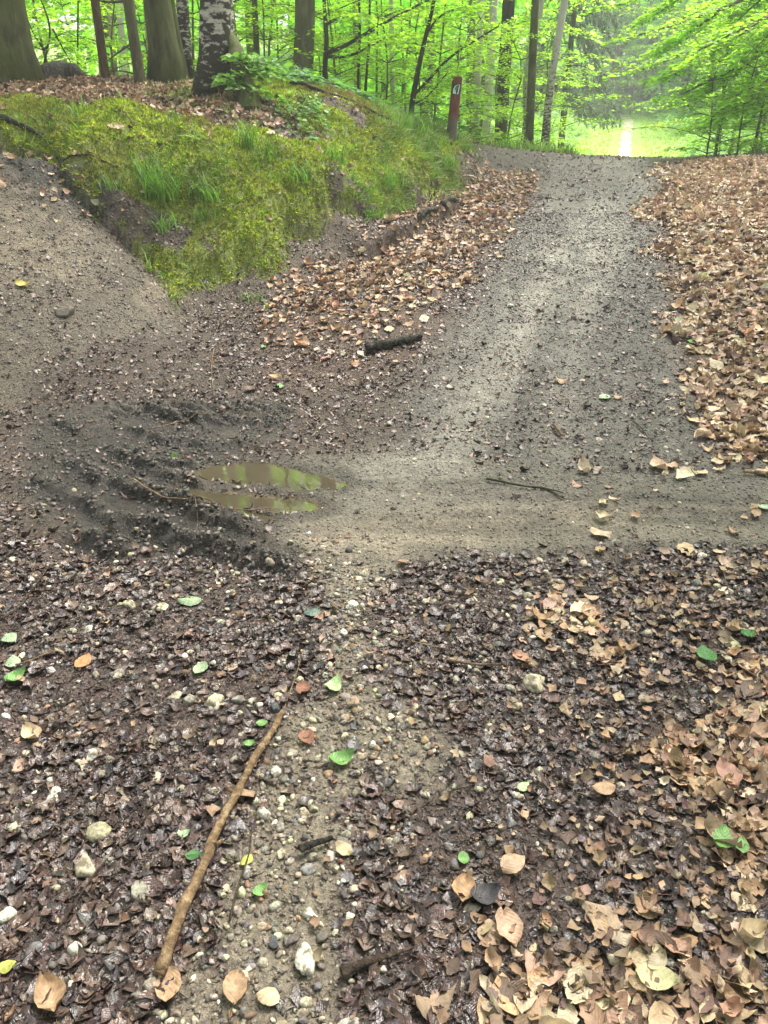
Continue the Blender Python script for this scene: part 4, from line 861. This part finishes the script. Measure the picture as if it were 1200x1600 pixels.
for (x, y) in [(-3.5, -4), (1.5, -5.5), (5.5, -3), (-6.5, 0.5), (6.8, 2.2), (-9, 5), (8.8, 6.5), (-2, -10), (4.5, -9), (9, -6), (-8, -5), (11.5, 3), (12, 9.5), (-12.5, 2)]:
    wood_tree(x, y, 'tall beech standing behind or beside the camera, outside the photo', 'tall beeches around the camera', 2, i, 1.0); i += 1
for (x, y) in [(-13, 13), (-11, 19), (-7.5, 17.5), (-8, 26), (-13, 26), (-4.5, 31), (1.5, 30), (-10, 34), (4, 36), (-2, 40), (-17, 22), (-18, 31), (0, 46), (-8, 44)]:
    wood_tree(x, y, 'tall beech of the wood behind the bank, trunk hidden by leaves', 'tall beeches behind the bank', False, i, 1.0+.02*(i % 5)); i += 1
for (x, y) in [(3, 52), (6, 62), (2, 64), (9, 84), (17, 100), (26, 92), (24, 80), (33, 84), (29, 70), (36, 66), (27, 60), (33, 52), (24, 50), (29, 42), (25, 32), (17.5, 26), (21, 22), (14.5, 21.5), (18, 98), (26, 104), (35, 100), (42, 90), (10, 98), (0, 90), (-8, 80), (-12, 66), (-14, 52), (-20, 42), (44, 76), (46, 60), (38, 46), (34, 36), (27, 25), (50, 100), (20, 112), (32, 116), (24, 86), (28.5, 91), (21.5, 92), (26, 99), (31, 100), (21, 80), (28, 82), (24.5, 94), (23, 107), (6, 112), (-6, 104)]:
    wood_tree(x, y, 'pale green beech in the far wall of trees round the valley', 'beeches round the far valley', True, i, (.85+.012*y)*(1+.04*(i % 4))); i += 1
# bramble trailing over the bank behind the birch: broad pale leaves on thin stems
def bramble(label, stems, seed, size=.09, colr=(.13, .27, .09)):
    b = at(*stems[0][0]); t = thing('bramble', tuple(b), label, 'bramble'); P, D, tubes = [], [], []
    for st in stems:
        ln = smoothline([at(*q)-b for q in st], 16)
        gz = hgt(ln[:, 0]+b[0], ln[:, 1]+b[1])-b[2]; ln[:, 2] = np.clip(ln[:, 2], gz+.06, gz+.4); tubes.append(tube(ln, np.linspace(.006, .002, 16), 5, .1))
        for j in range(1, 16):
            for q in (-1, 1): d = ln[j]-ln[j-1]; s = np.cross(d, (0, 0, 1)); d = d/np.linalg.norm(d)*.4+q*s/(np.linalg.norm(s)+1e-6); P.append(ln[j]); D.append(d/np.linalg.norm(d))
    v, f = merge(tubes); mesh_np('stem', v, f, M['twig'], t)
    V, F_, r_, _ = leaves_on(np.array(P), np.array(D), size, 5, seed, .4, True, .07); mesh_np('foliage', V, F_, M['grass'], t, col=leafcol(r_, np.array(colr)))
bramble('pale leafy bramble trailing down the bank behind the big birch', [[(405, 105, 11.6), (450, 110, 11.4), (500, 125, 11.4), (550, 145, 11.6)], [(420, 120, 11.2), (470, 115, 11.0), (520, 135, 11.2), (600, 178, 11.8)], [(400, 95, 12), (440, 100, 12), (480, 120, 11.8)], [(500, 120, 11.5), (560, 160, 11.7), (612, 182, 12)]], 5)
bramble('small green bramble beside the foot of the big birch', [[(345, 130, 9.5), (380, 115, 9.4), (430, 105, 9.6)], [(350, 120, 9.5), (385, 135, 9.2), (420, 150, 9.4)], [(360, 95, 9.6), (390, 90, 9.5), (410, 100, 9.5)]], 6, .08, (.14, .27, .05))
bramble('thin pale creeper lying on the moss in the middle of the bank', [[(440, 185, 9.4), (470, 215, 8.9), (500, 235, 8.8)], [(470, 170, 10), (490, 200, 9.3)]], 7, .055)
# grass tufts on the bank
def tuft(u, v, label, n, h_, seed, spread=.05, lean=.7):
    p = G((u, v))[0]; z = float(hgt(np.array([p[0]]), np.array([p[1]]))[0]); V, F_ = blade_set(n, .05, h_, spread, seed, lean, .0045, 6)
    r_ = np.repeat(rng.standard_normal(n), 12); o = mesh_np('grass_tuft', V, F_, M['grass'], col=np.clip(np.array((.10, .20, .03))*(1+.3*r_[:, None]), .01, .6)); o.location = (p[0], p[1], z-.01)
    tag(o, label, 'grass', 'grass tufts on the mossy bank')
tuft(255, 330, 'largest bright grass tuft hanging down the middle of the mossy face', 150, .5, 1, .08, 1.0)
tuft(235, 300, 'grass tuft directly above the largest hanging one', 60, .30, 2, .06)
tuft(262, 385, 'long thin grass tuft at the lower hem of the moss', 50, .30, 3, .06, 1.1)
tuft(385, 255, 'upright grass tuft at the moss edge below the big birch', 60, .36, 4, .05)
tuft(420, 275, 'bushy grass tuft right of the upright one below the birch', 60, .30, 5, .07)
tuft(640, 225, 'pale green grass tuft on the bank end below the red post', 120, .34, 6, .12)
tuft(610, 300, 'short grass tuft near the foot of the bank above the eroded step', 70, .22, 7, .09)
tuft(690, 275, 'grass tuft where the bank ends beside the path', 90, .24, 8, .12)
tuft(575, 330, 'small grass tuft above the leaf-filled verge', 60, .18, 9, .08)
tuft(330, 365, 'small thin grass tuft on the dark soil right of the hanging tuft', 30, .20, 10, .05)
tuft(395, 470, 'tiny fern-like green sprig at the foot of the bank', 24, .14, 11, .06)
tuft(330, 335, 'long drooping grass tuft right of the largest hanging one', 60, .34, 21, .07, 1.1)
tuft(180, 330, 'short grass tuft at the left hem of the moss', 40, .22, 22, .06)
tuft(470, 300, 'grass tuft on the moss overhang above the soil hollow', 60, .28, 23, .07, .9)
tuft(520, 270, 'leaning grass tuft on the moss toward the bank end', 60, .28, 24, .08)
tuft(665, 250, 'dense pale grass tuft just above the bank end', 90, .30, 25, .12)
tuft(272, 716, 'tiny green sprout in the dark mud beside the puddle', 14, .05, 12, .01)

# ================================================================== OBJECTS
def post():
    p = at(704.5, 217, 12.1); z = float(hgt(p[:1], p[1:2])[0]); s = ppm(12.1); h_ = 86/s; r_ = 7.9/s
    t = thing('marker_post', (p[0], p[1], z), 'red-brown round-topped wooden marker post on the bank end beside the path', 'post'); t.rotation_euler = (R(1.5), R(4.5), 0)
    zz = np.array([-.25, 0, .1, h_*.5, h_-.045, h_-.02, h_-.006, h_]); rr_ = np.array([1, 1, 1, .99, .98, .93, .75, .3])*r_
    v, f = tube(np.stack([zz*0, zz*0, zz], -1), rr_, 24, .012, 4)
    m = NT('painted_post'); tc = m.n('ShaderNodeTexCoord').outputs['Object']; sz = m.n('ShaderNodeSeparateXYZ', {0: tc}).outputs[2]
    nn = m.noise(m.n('ShaderNodeMapping', {0: tc, 3: (1, 1, .12)}).outputs[0], 60, 4); n2 = m.noise(tc, 9, 4)
    paint = m.ramp(nn, [(.3, (.07, .014, .010)), (.5, (.14, .026, .015)), (.66, (.20, .045, .028)), (.74, (.13, .09, .07))]); wood = m.mix(nn, (.07, .055, .045), (.16, .13, .105))
    c = m.mix(m.ramp(m.math('ADD', m.math('DIVIDE', sz, h_), m.math('MULTIPLY', m.math('SUBTRACT', n2, .5), .5)), [(.26, gray(0)), (.40, gray(1))]), wood, paint)
    bp = m.n('ShaderNodeBump', {'Strength': .4, 'Distance': .005, 'Height': nn})
    mesh_np('post_shaft', v, f, m.surf(m.n('ShaderNodeBsdfPrincipled', {'Base Color': c, 'Roughness': .7, 'Normal': bp.outputs[0]}).outputs[0]), t)
    def flatm(n, c, r=.5):
        q = NT(n); return q.surf(q.n('ShaderNodeBsdfPrincipled', {'Base Color': (*c, 1), 'Roughness': r}).outputs[0])
    W_, Hh = .115, .135; zc = h_-.165                                     # curved sticker: dark plate with a white and teal mark
    def patch(name, poly, mat, rad, par):
        n_ = len(poly); V = []; th = .003
        for rr2 in (rad, rad+th):
            for (a, b) in poly: an = a/rad; V.append((rr2*math.sin(an), -rr2*math.cos(an), zc+b))
        ff = bmesh.new(); bv = [ff.verts.new(q) for q in V]
        ff.faces.new(bv[n_:]); ff.faces.new(bv[:n_][::-1])
        for i in range(n_): ff.faces.new((bv[i], bv[(i+1) % n_], bv[n_+(i+1) % n_], bv[n_+i]))
        bmesh.ops.triangulate(ff, faces=[q for q in ff.faces if len(q.verts) > 4]); bmesh.ops.recalc_face_normals(ff, faces=ff.faces)
        me = bpy.data.meshes.new(name); ff.to_mesh(me); ff.free(); me.materials.append(mat); o = bpy.data.objects.new(name, me); COL.objects.link(o); o.parent = par; return o
    def strip(x0, x1, z0, z1, k=8):
        return [(x0+(x1-x0)*i/k, z0) for i in range(k+1)]+[(x1+(x0-x1)*i/k, z1) for i in range(k+1)]
    pl = patch('emblem_plate', strip(-.055, .060, -.066, .066), flatm('plate_black', (.02, .025, .03)), r_*.99, t); pl.parent = t
    patch('white_mark', [(-.050, -.052), (-.02, -.056), (.03, -.056), (.030, .0), (.040, .058), (.018, .060), (-.004, .052), (-.012, .036), (-.030, .038), (-.028, .016), (-.048, .004)], flatm('mark_white', (.72, .78, .78)), r_*.99+.004, pl)
    patch('teal_mark', [(-.030, .002), (-.022, .024), (-.004, .014), (.014, .034), (.020, .012), (.006, -.006), (.004, -.026), (-.010, -.012)], flatm('mark_teal', (.03, .20, .22)), r_*.99+.008, pl)
post()

def stickobj(name, pts, w0, w1, mat, label, cat, lift=.5, extra=(), n_=22, wob=.12, seed=2, knots=False):
    """wooden stick lying on the ground along photo pixels; widths in metres"""
    g_ = np.array(G(*pts)); l2 = smoothline(g_, n_); z = hgt(l2[:, 0], l2[:, 1]); rad = np.linspace(w0, w1, n_)/2*(1+.05*np.sin(np.arange(n_)*1.7))
    if knots:
        for kk, am in ((9, .10), (17, .16), (26, .12), (35, .14), (2, .08)): rad = rad*(1+am*np.exp(-((np.arange(n_)-kk)/1.0)**2))
        l2 = l2+(.0016*np.sin(np.arange(n_)*.55)+.0012*np.sin(np.arange(n_)*1.3))[:, None]*np.array([1, .3])
    z2 = np.convolve(np.pad(z, 3, 'edge'), np.ones(7)/7, 'valid'); z3 = np.maximum(z2, z-.004)+rad*1.2+.006*lift*2
    P = np.column_stack([l2, z3]); b = P[0].copy(); parts = [tube(P-b, rad, 10, wob, seed)]
    if knots:
        for kk, dx_ in ((17, .02), (26, -.018), (35, .015)): parts.append(tube([P[kk]-b, P[kk]-b+np.array([dx_, .004, .006]), P[kk]-b+np.array([dx_*1.5, .010, .010])], [rad[kk]*.55, rad[kk]*.4, rad[kk]*.33], 7, .2, kk))
    for (i0, ex) in extra:
        q = np.array(G(*ex)); q = smoothline(np.vstack([P[i0, :2], q]), 10); zq = np.maximum(hgt(q[:, 0], q[:, 1])+.006, np.linspace(P[i0, 2], 0, 10)-.2); zq[0] = P[i0, 2]
        parts.append(tube(np.column_stack([q, zq])-b, np.linspace(rad[i0]*.7, .0012, 10), 6, .1, 3))
    v, f = merge(parts); o = mesh_np(name, v, f, mat); o.location = b; return tag(o, label, cat)
stickobj('stick', [(250, 1535), (270, 1480), (310, 1390), (340, 1310), (375, 1240), (410, 1182), (426, 1158), (444, 1122)], .027, .017, M['stick'], 'long pale peeled stick lying in the left foreground', 'stick', .5, wob=.09, n_=44, knots=True)
stickobj('twig', [(437, 1150), (448, 1110), (462, 1070), (473, 1030), (475, 1024)], .004, .003, M['stick'], 'thin reddish curved twig rising from the top of the long pale stick', 'twig', 1)
stickobj('log', [(573, 552), (600, 546), (630, 540), (658, 533)], .062, .045, M['log'], 'short thick dark rotten log on the leafy verge left of the path', 'log', 0, wob=.22)
stickobj('broken_branch', [(636, 444), (652, 450), (674, 458)], .035, .025, M['brown'], 'short brown branch piece on the leaves above the dark log', 'branch', 0)
stickobj('twig', [(760, 753), (790, 760), (820, 766), (850, 772), (880, 776)], .014, .006, M['dark'], 'black twig lying on the wheel track in the middle right', 'twig', .6, extra=[(12, [(850, 768), (878, 782)]), (15, [(900, 784)])])
stickobj('twig', [(205, 768), (250, 785), (300, 795), (340, 797), (390, 796), (430, 798)], .008, .004, M['stick'], 'long pale curved twig lying across the near end of the puddle', 'twig', 1.6, extra=[(11, [(310, 815), (302, 835)])])
stickobj('twig', [(335, 548), (330, 575), (333, 608), (338, 632)], .006, .003, M['stick'], 'thin bent twig standing out on the dark slope above the ruts', 'twig', 1)
stickobj('twig', [(355, 690), (390, 702), (430, 705), (480, 708)], .008, .003, M['twig'], 'dark twig just beyond the puddle', 'twig', 1)
stickobj('twig', [(230, 680), (280, 665), (330, 655), (390, 652), (440, 652)], .006, .003, M['stick'], 'long thin twig across the churned mud left of the puddle', 'twig', 1.2, extra=[(18, [(410, 660), (395, 672)])])
stickobj('twig', [(1075, 592), (1084, 582), (1092, 576)], .022, .012, M['brown'], 'short stubby twig at the edge of the right leaf bank', 'twig', 1)
stickobj('stick', [(1160, 744), (1200, 746), (1260, 747)], .02, .018, M['stick'], 'light brown stick entering at the right edge', 'stick', .5)
stickobj('twig', [(535, 1544), (560, 1530), (600, 1512), (645, 1494)], .022, .006, M['twig'], 'dark curved twig in the wet leaves at the bottom centre', 'twig', 1)
stickobj('twig', [(470, 1345), (490, 1334), (520, 1318)], .020, .012, M['log'], 'short black piece of bark on the sandy streak', 'bark', 1)
stickobj('twig', [(95, 1470), (120, 1430), (160, 1370), (205, 1320), (250, 1260)], .005, .003, M['twig'], 'thin dark straight twig left of the long pale stick', 'twig', 1)
stickobj('twig', [(0, 975), (30, 960), (65, 915), (80, 890)], .009, .004, M['twig'], 'dark twig at the left edge below the ruts', 'twig', 1)
stickobj('twig', [(30, 1045), (60, 1032), (90, 1022), (108, 1036)], .006, .003, M['stick'], 'bent pale twig beside the green leaves at the left edge', 'twig', 1)
stickobj('twig', [(700, 1045), (740, 1048), (790, 1046)], .010, .006, M['brown'], 'brown twig lying level among the gravel right of the sandy streak', 'twig', 1)
stickobj('twig', [(610, 1000), (650, 1010), (700, 1022)], .006, .003, M['stick'], 'thin pale twig on the dark litter right of the green-grey leaf', 'twig', 1)
stickobj('twig', [(360, 1450), (372, 1400), (392, 1340), (395, 1300)], .006, .003, M['twig'], 'thin dark twig running beside the long pale stick on its right', 'twig', 1)
stickobj('twig', [(520, 640), (535, 660), (560, 690)], .006, .003, M['twig'], 'tiny dark twig on the track beyond the puddle', 'twig', 1)
stickobj('twig', [(985, 660), (1000, 672), (1012, 690)], .008, .004, M['twig'], 'small dark twig on the right side of the path', 'twig', 1)
stickobj('twig', [(865, 672), (872, 680), (878, 686)], .020, .014, M['brown'], 'short reddish brown stub in the middle of the path', 'twig', 1)
stickobj('root', [(0, 222), (30, 222), (60, 226), (72, 224)], .06, .03, M['log'], 'dark root jutting from the top of the bare slope', 'root', .5)
stickobj('root', [(455, 135), (500, 150), (560, 170), (610, 190)], .05, .03, M['log'], 'dark mossy fallen branch along the top of the bank under the bramble', 'branch', .5)
stickobj('stick', [(650, 190), (670, 191), (690, 192)], .035, .03, M['log'], 'dark stick lying level just left of the marker post', 'stick', .5)
stickobj('root', [(100, 262), (130, 275), (160, 290), (190, 300)], .02, .008, M['twig'], 'thin root hanging along the hem of the moss', 'root', .5)
# the eroded step: clods and root ends
stickobj('root', [(690, 345), (705, 335), (724, 322)], .055, .035, M['log'], 'upper dark root end in the eroded step beside the path', 'root', .3, wob=.25)
stickobj('root', [(655, 362), (670, 354), (684, 348)], .06, .035, M['log'], 'lower dark root end in the eroded step beside the path', 'root', .3, wob=.25, seed=9)
def stump():
    p = at(97, 128, 11.4); z = float(hgt(p[:1], p[1:2])[0]); v, f = tube([(0, 0, -.1), (0, 0, .05), (.02, 0, .14), (.03, 0, .22)], [.28, .22, .19, .10], 14, .8, 8, .6)
    o = mesh_np('tree_stump', v, f, M['log']); o.location = (p[0], p[1], z); tag(o, 'low mossy stump just right of the thick left beech', 'stump')
stump()

# stones that stand out
def stone(u, v, size, c, label, seed, flat=.65, stretch=1.0):
    p = G((u, v))[0]; V, F_, _ = rock_t(seed, 3, .8, flat+.1); r2 = np.random.default_rng(seed); V = V.copy(); V[:, 0] *= stretch
    V *= (1+.05*np.sin(V[:, :1]*7+seed)*np.cos(V[:, 1:2]*6)); V *= size/2; a = r2.random()*6.28; V = V@np.array([[math.cos(a), math.sin(a), 0], [-math.sin(a), math.cos(a), 0], [0, 0, 1]])
    z = float(hgt(np.array([p[0]]), np.array([p[1]]))[0]); o = mesh_np('stone', V, F_, M['stone'], col=np.tile(np.array(c)*.85, (len(V), 1)), smooth=False); o.location = (p[0], p[1], z+size*.10+.003); tag(o, label, 'stone', 'stones lying on the path')
WH, YE, GR, DK, RD = (.62, .58, .48), (.52, .46, .32), (.27, .26, .23), (.07, .075, .085), (.28, .12, .08)
for k_, q in enumerate([
    (824, 937, .036, YE, 'pale yellow oval stone on the upper right of the gravel'), (920, 978, .030, WH, 'cream upright oval stone among tan leaves right of centre'), (836, 1076, .055, YE, 'knobbly cream stone in the dark litter right of centre'),
    (202, 950, .045, YE, 'knobbly yellowish stone left of the pale green leaf'), (252, 957, .040, YE, 'broad yellowish stone touching the pale green leaf'), (140, 988, .033, WH, 'round cream stone below the left ruts'),
    (156, 965, .034, (.35, .27, .17), 'brown speckled stone between two cream ones on the left'), (335, 1108, .048, YE, 'ochre angular stone right of the yellow-leafed one'), (372, 1103, .040, GR, 'grey pointed stone above the long stick'),
    (296, 1103, .038, (.36, .33, .26), 'dull grey stone left of the ochre angular one'), (275, 1092, .034, YE, 'cream stone with a yellow leaf scrap on the left'), (145, 1189, .040, WH, 'white angular stone left of the long stick'),
    (160, 1210, .034, (.33, .29, .20), 'olive smooth stone below the white angular one'), (136, 1365, .050, (.50, .43, .30), 'flat cream stone in the lower left'), (156, 1308, .046, (.42, .38, .24), 'round yellow-grey stone above the flat cream one'),
    (118, 1492, .036, WH, 'bright white stone in the lower left corner area'), (85, 1248, .034, WH, 'whitish stone at the left above the round yellow-grey one'), (22, 1298, .026, YE, 'small pale stone near the left edge'),
    (172, 1350, .034, GR, 'grey-green round stone beside the flat cream one'), (218, 1400, .050, (.34, .32, .25), 'rough grey stone left of the long stick'), (440, 768+505, .020, YE, 'small yellow stone at the right side of the stick'),
    (432, 1217, .028, WH, 'white square stone on the sand streak beside the stick'), (414, 1283, .038, WH, 'large white stone in the sand streak'), (430, 1485, .034, DK, 'smooth dark blue-grey oval stone at the bottom of the sand'),
    (480, 1512, .052, WH, 'largest rough white stone at the bottom of the sand'), (485, 1435, .030, WH, 'clean white stone above the largest white one'), (546, 1442, .024, WH, 'small white stone at the right edge of the sand'),
    (525, 1366, .024, YE, 'pale round stone right of the black bark'), (440, 1348, .026, YE, 'oval tan stone left of the black bark'), (533, 1354, .016, RD, 'tiny red stone right of the black bark'),
    (430, 1113, .034, DK, 'dark grey rounded stone at the tip of the long stick'), (447, 976, .022, RD, 'small reddish stone left of the grey-green leaf'), (466, 972, .026, WH, 'cream stone touching the grey-green leaf'),
    (546, 1106, .026, YE, 'round cream stone below the big pale green leaf'), (590, 1128, .028, YE, 'yellowish stone in the dark patch right of the green leaf'), (688, 1049, .022, WH, 'white stone above the level brown twig'),
    (644, 1047, .022, WH, 'white oval stone left of the level brown twig'), (745, 1056, .026, YE, 'cream stone at the right end of the level brown twig'), (680, 1072, .024, YE, 'yellowish stone below the level brown twig'),
    (545, 950, .020, WH, 'small round white stone at the top of the sand streak'), (656, 953, .022, YE, 'cream stone at the top right of the sand streak'), (884, 878, .030, YE, 'cream stone on the near edge of the wheel track'),
    (980, 914, .026, WH, 'white oval stone on the right near the wheel track'), (1030, 898+6, .026, GR, 'grey stone right of the white oval one by the track'), (1087, 916, .034, GR, 'grey-green stone in the tan leaves at upper right'),
    (1095, 872, .036, WH, 'pale flat stone at the track edge on the right'), (1060, 794, .020, YE, 'yellow stone alone on the wheel track at right'), (1115, 818, .018, GR, 'small grey stone on the wheel track at right'),
    (960, 1512, .034, YE, 'yellowish stone in the tan leaves at the bottom right'), (996, 1410, .036, GR, 'angular grey stone among tan leaves at lower right'), (748, 1238, .028, YE, 'yellow-green stone in the dark wet leaves right of centre'),
    (804, 1254, .022, WH, 'cream stone in the dark wet leaves beside the green sprig'), (598, 1520, .022, WH, 'small cream stone above the dark curved twig'), (620, 1568, .016, WH, 'tiny white stone at the bottom centre'),
    (105, 492, .10, (.12, .105, .085), 'half-buried earth-grey stone on the bare left slope'), (75, 620, .07, (.20, .18, .15), 'flat greyish stone left of the churned mud'), (308, 572, .03, WH, 'white pebble on the dark slope above the ruts'),
    (797, 480, .05, WH, 'white pebble on the pale strip of the path'), (702, 608, .035, WH, 'white pebble on the dark left side of the path'), (850, 628+8, .03, YE, 'cream pebble in the middle of the path')]):
    stone(*q, 600+k_)

# single leaves that stand out
def leaf_obj(u, v, size, c, label, seed, ang, mat='greenleaf', curl=.4, wid=.36, roll=(0, 0)):
    p = G((u, v))[0]; V, F_, U = leaf_t(seed, 14, .016, curl, curl*.8, wid, 7); r2 = np.random.default_rng(seed)
    V = V*size*np.array((1, 1, 1)); o = mesh_np('fallen_leaf' if mat != 'green' else 'fallen_leaf', V, F_, M[mat], col=np.clip(np.tile(c, (len(V), 1))*(1+.12*r2.normal(size=(len(V), 1))), .01, .9), uv=U)
    X = np.array([p[0]]); Y = np.array([p[1]]); N = Vector(nrm(X, Y, .04)[0]); o.location = (p[0], p[1], float(hgt(X, Y)[0])-float(V[:, 2].min())*.8+.011+.024*float(zv('tan', X, Y)[0]))
    o.rotation_euler = (N.to_track_quat('Z', 'Y').to_matrix() @ Matrix.Rotation(R(ang), 3, 'Z') @ Matrix.Rotation(R(roll[0]), 3, 'X') @ Matrix.Rotation(R(roll[1]), 3, 'Y')).to_euler()
    V2, F2 = tube(smoothline([(-.5*size, 0, 0), (-.62*size, .02*size, 0), (-.74*size, .05*size, -.004)], 5), [.0012]*5, 5)
    tag(o, label, 'leaf', 'single fallen leaves'); s_ = mesh_np('leaf_stalk', V2, F2, M['twig'], o); return o
PG, GN, DG, GB, TN, TL, BR = (.25, .33, .20), (.14, .27, .08), (.035, .13, .025), (.10, .14, .12), (.36, .235, .14), (.48, .36, .23), (.22, .10, .06)
for k_, q in enumerate([
    (298, 946, .075, PG, 'pale silvery green leaf lying flat in the left litter', 10), (490, 966, .062, GB, 'wet grey-green leaf above the sandy streak', -10), (521, 1082, .062, (.34, .45, .22), 'broad yellow-green leaf on the sandy streak', 5),
    (314, 1055, .055, PG, 'pale green leaf left of the thin reddish twig', 15), (533, 1195, .065, GN, 'bright folded green leaf right of the stick tip', -50), (17, 1006, .058, PG, 'uppermost pale green leaf at the left edge', 30),
    (22, 1039, .055, PG, 'middle pale green leaf at the left edge', 50), (28, 1066, .060, GN, 'lowest glossy green leaf at the left edge', 10), (132, 1041, .060, (.42, .20, .09), 'orange-brown leaf with a pale rim on the left', 60),
    (50, 1150, .065, TL, 'torn pale yellow leaf in the left litter', 70), (1100, 1036, .075, DG, 'rolled dark green leaf among tan leaves on the right', -40), (1163, 1005, .050, DG, 'small dark green leaf near the right edge', 70),
    (1125, 1330, .062, GN, 'bright green oval leaf at the lower right', 110), (1150, 1348, .040, GN, 'small torn green leaf touching the bright green oval one', 150), (940, 1247, .055, TN, 'flat oval tan leaf right of the dark wet patch', 20),
    (82, 1565, .072, TN, 'large tan folded leaf in the bottom left corner', 50), (265, 1553, .065, TN, 'tan leaf tucked under the lower end of the long stick', 85), (370, 1553, .060, TN, 'pointed tan leaf at the bottom of the sand', 25),
    (420, 1563, .045, TL, 'small tan leaf beside the pointed one at the bottom', -20), (480, 1160, .055, BR, 'flat wine-brown leaf right of the long stick', 15), (474, 1088, .055, BR, 'dark red-brown curled leaf at the thin reddish twig', 80),
    (408, 1402, .035, GN, 'small green leaf on the sand right of the stick', 10), (410, 1138, .030, GN, 'small green leaf left of the stick tip', 15), (390, 1172, .030, GN, 'tiny green leaf on the litter left of the stick', -10),
    (724, 1351, .032, GN, 'small bright green leaf in the dark wet litter', 60), (817, 1240, .035, (.35, .5, .25), 'narrow pale green sprig in the dark wet leaves', 95), (724, 1400, .065, (.36, .22, .12), 'torn orange leaf beside the dark wet patch', -60),
    (755, 1420, .065, (.055, .05, .055), 'slate dark wet leaf beside the torn orange one', -70), (800, 1370, .062, (.40, .27, .18), 'ribbed tan leaf right of the small bright green one', -30), (303, 1340, .035, DG, 'dark green leaf lying against the long stick', 100),
    (386, 1350, .032, (.36, .36, .08), 'yellow and green leaf scrap right of the stick', 30), (15, 1520, .034, (.36, .36, .08), 'yellow and green leaf scrap at the bottom left edge', 80), (288, 1307, .028, PG, 'tiny pale green leaf left of the stick', 0),
    (1192, 800, .055, PG, 'pale green leaf at the right edge of the wheel track', 10), (1180, 806, .05, TN, 'tan leaf beside the pale green one at the right edge', 60), (992, 812, .045, TN, 'lone tan leaf on the wheel track', -60),
    (945, 625, .070, PG, 'pale green leaf on the middle of the path', 0), (965, 624, .05, TN, 'tan leaf beside the pale green one on the path', 10), (877, 600, .075, TN, 'tan leaf on the middle of the path', -20), (1080, 536, .06, GN, 'green leaf on the right leaf bank', 30), (1055, 504, .07, PG, 'upper pale green leaf at the edge of the right leaf bank', 10), (1052, 484, .07, PG, 'uppermost pale leaf at the edge of the right leaf bank', -10),
    (430, 595, .075, TL, 'pale tan leaf on the dark slope right of the bent twig', 0), (440, 607, .05, GN, 'small green leaf below the pale tan one on the slope', 0), (412, 545, .045, GN, 'small green leaf on the slope above the pale tan one', 0),
    (183, 236, .10, TL, 'cream leaf on the bright moss of the bank', 20), (196, 248, .08, TL, 'second cream leaf on the moss just below the first', -50), (35, 448, .08, (.50, .42, .12), 'yellow leaf on the bare slope', -30), (637, 432, .06, GN, 'small green leaf above the broken branch', 40), (415, 1085+5, .03, (.06, .05, .05), 'small black leaf left of the reddish twig', 50)]):
    u, v, s_, c, lab, an = q; leaf_obj(u, v, s_*1.12, c, lab, 800+k_, an, 'greenleaf' if c[1] > c[0] or c[2] > .08 and c[0] < .1 else 'tan', .35 if s_ < .06 else .45)

# the bright misty air of the wood
bm = bmesh.new(); bmesh.ops.create_cube(bm, size=1.0); me = bpy.data.meshes.new('haze'); bm.to_mesh(me); bm.free()
hz = bpy.data.objects.new('haze', me); COL.objects.link(hz); hz.scale = (460, 380, 80); hz.location = (0, 150, 80/2-4)
hm = NT('haze_air'); vol = hm.n('ShaderNodeVolumePrincipled', {'Color': (.92, .97, .90, 1), 'Density': .0036, 'Anisotropy': .2}); hm.t.links.new(vol.outputs[0], hm.out.inputs['Volume']); me.materials.append(hm.m)
tag(hz, kind='stuff')
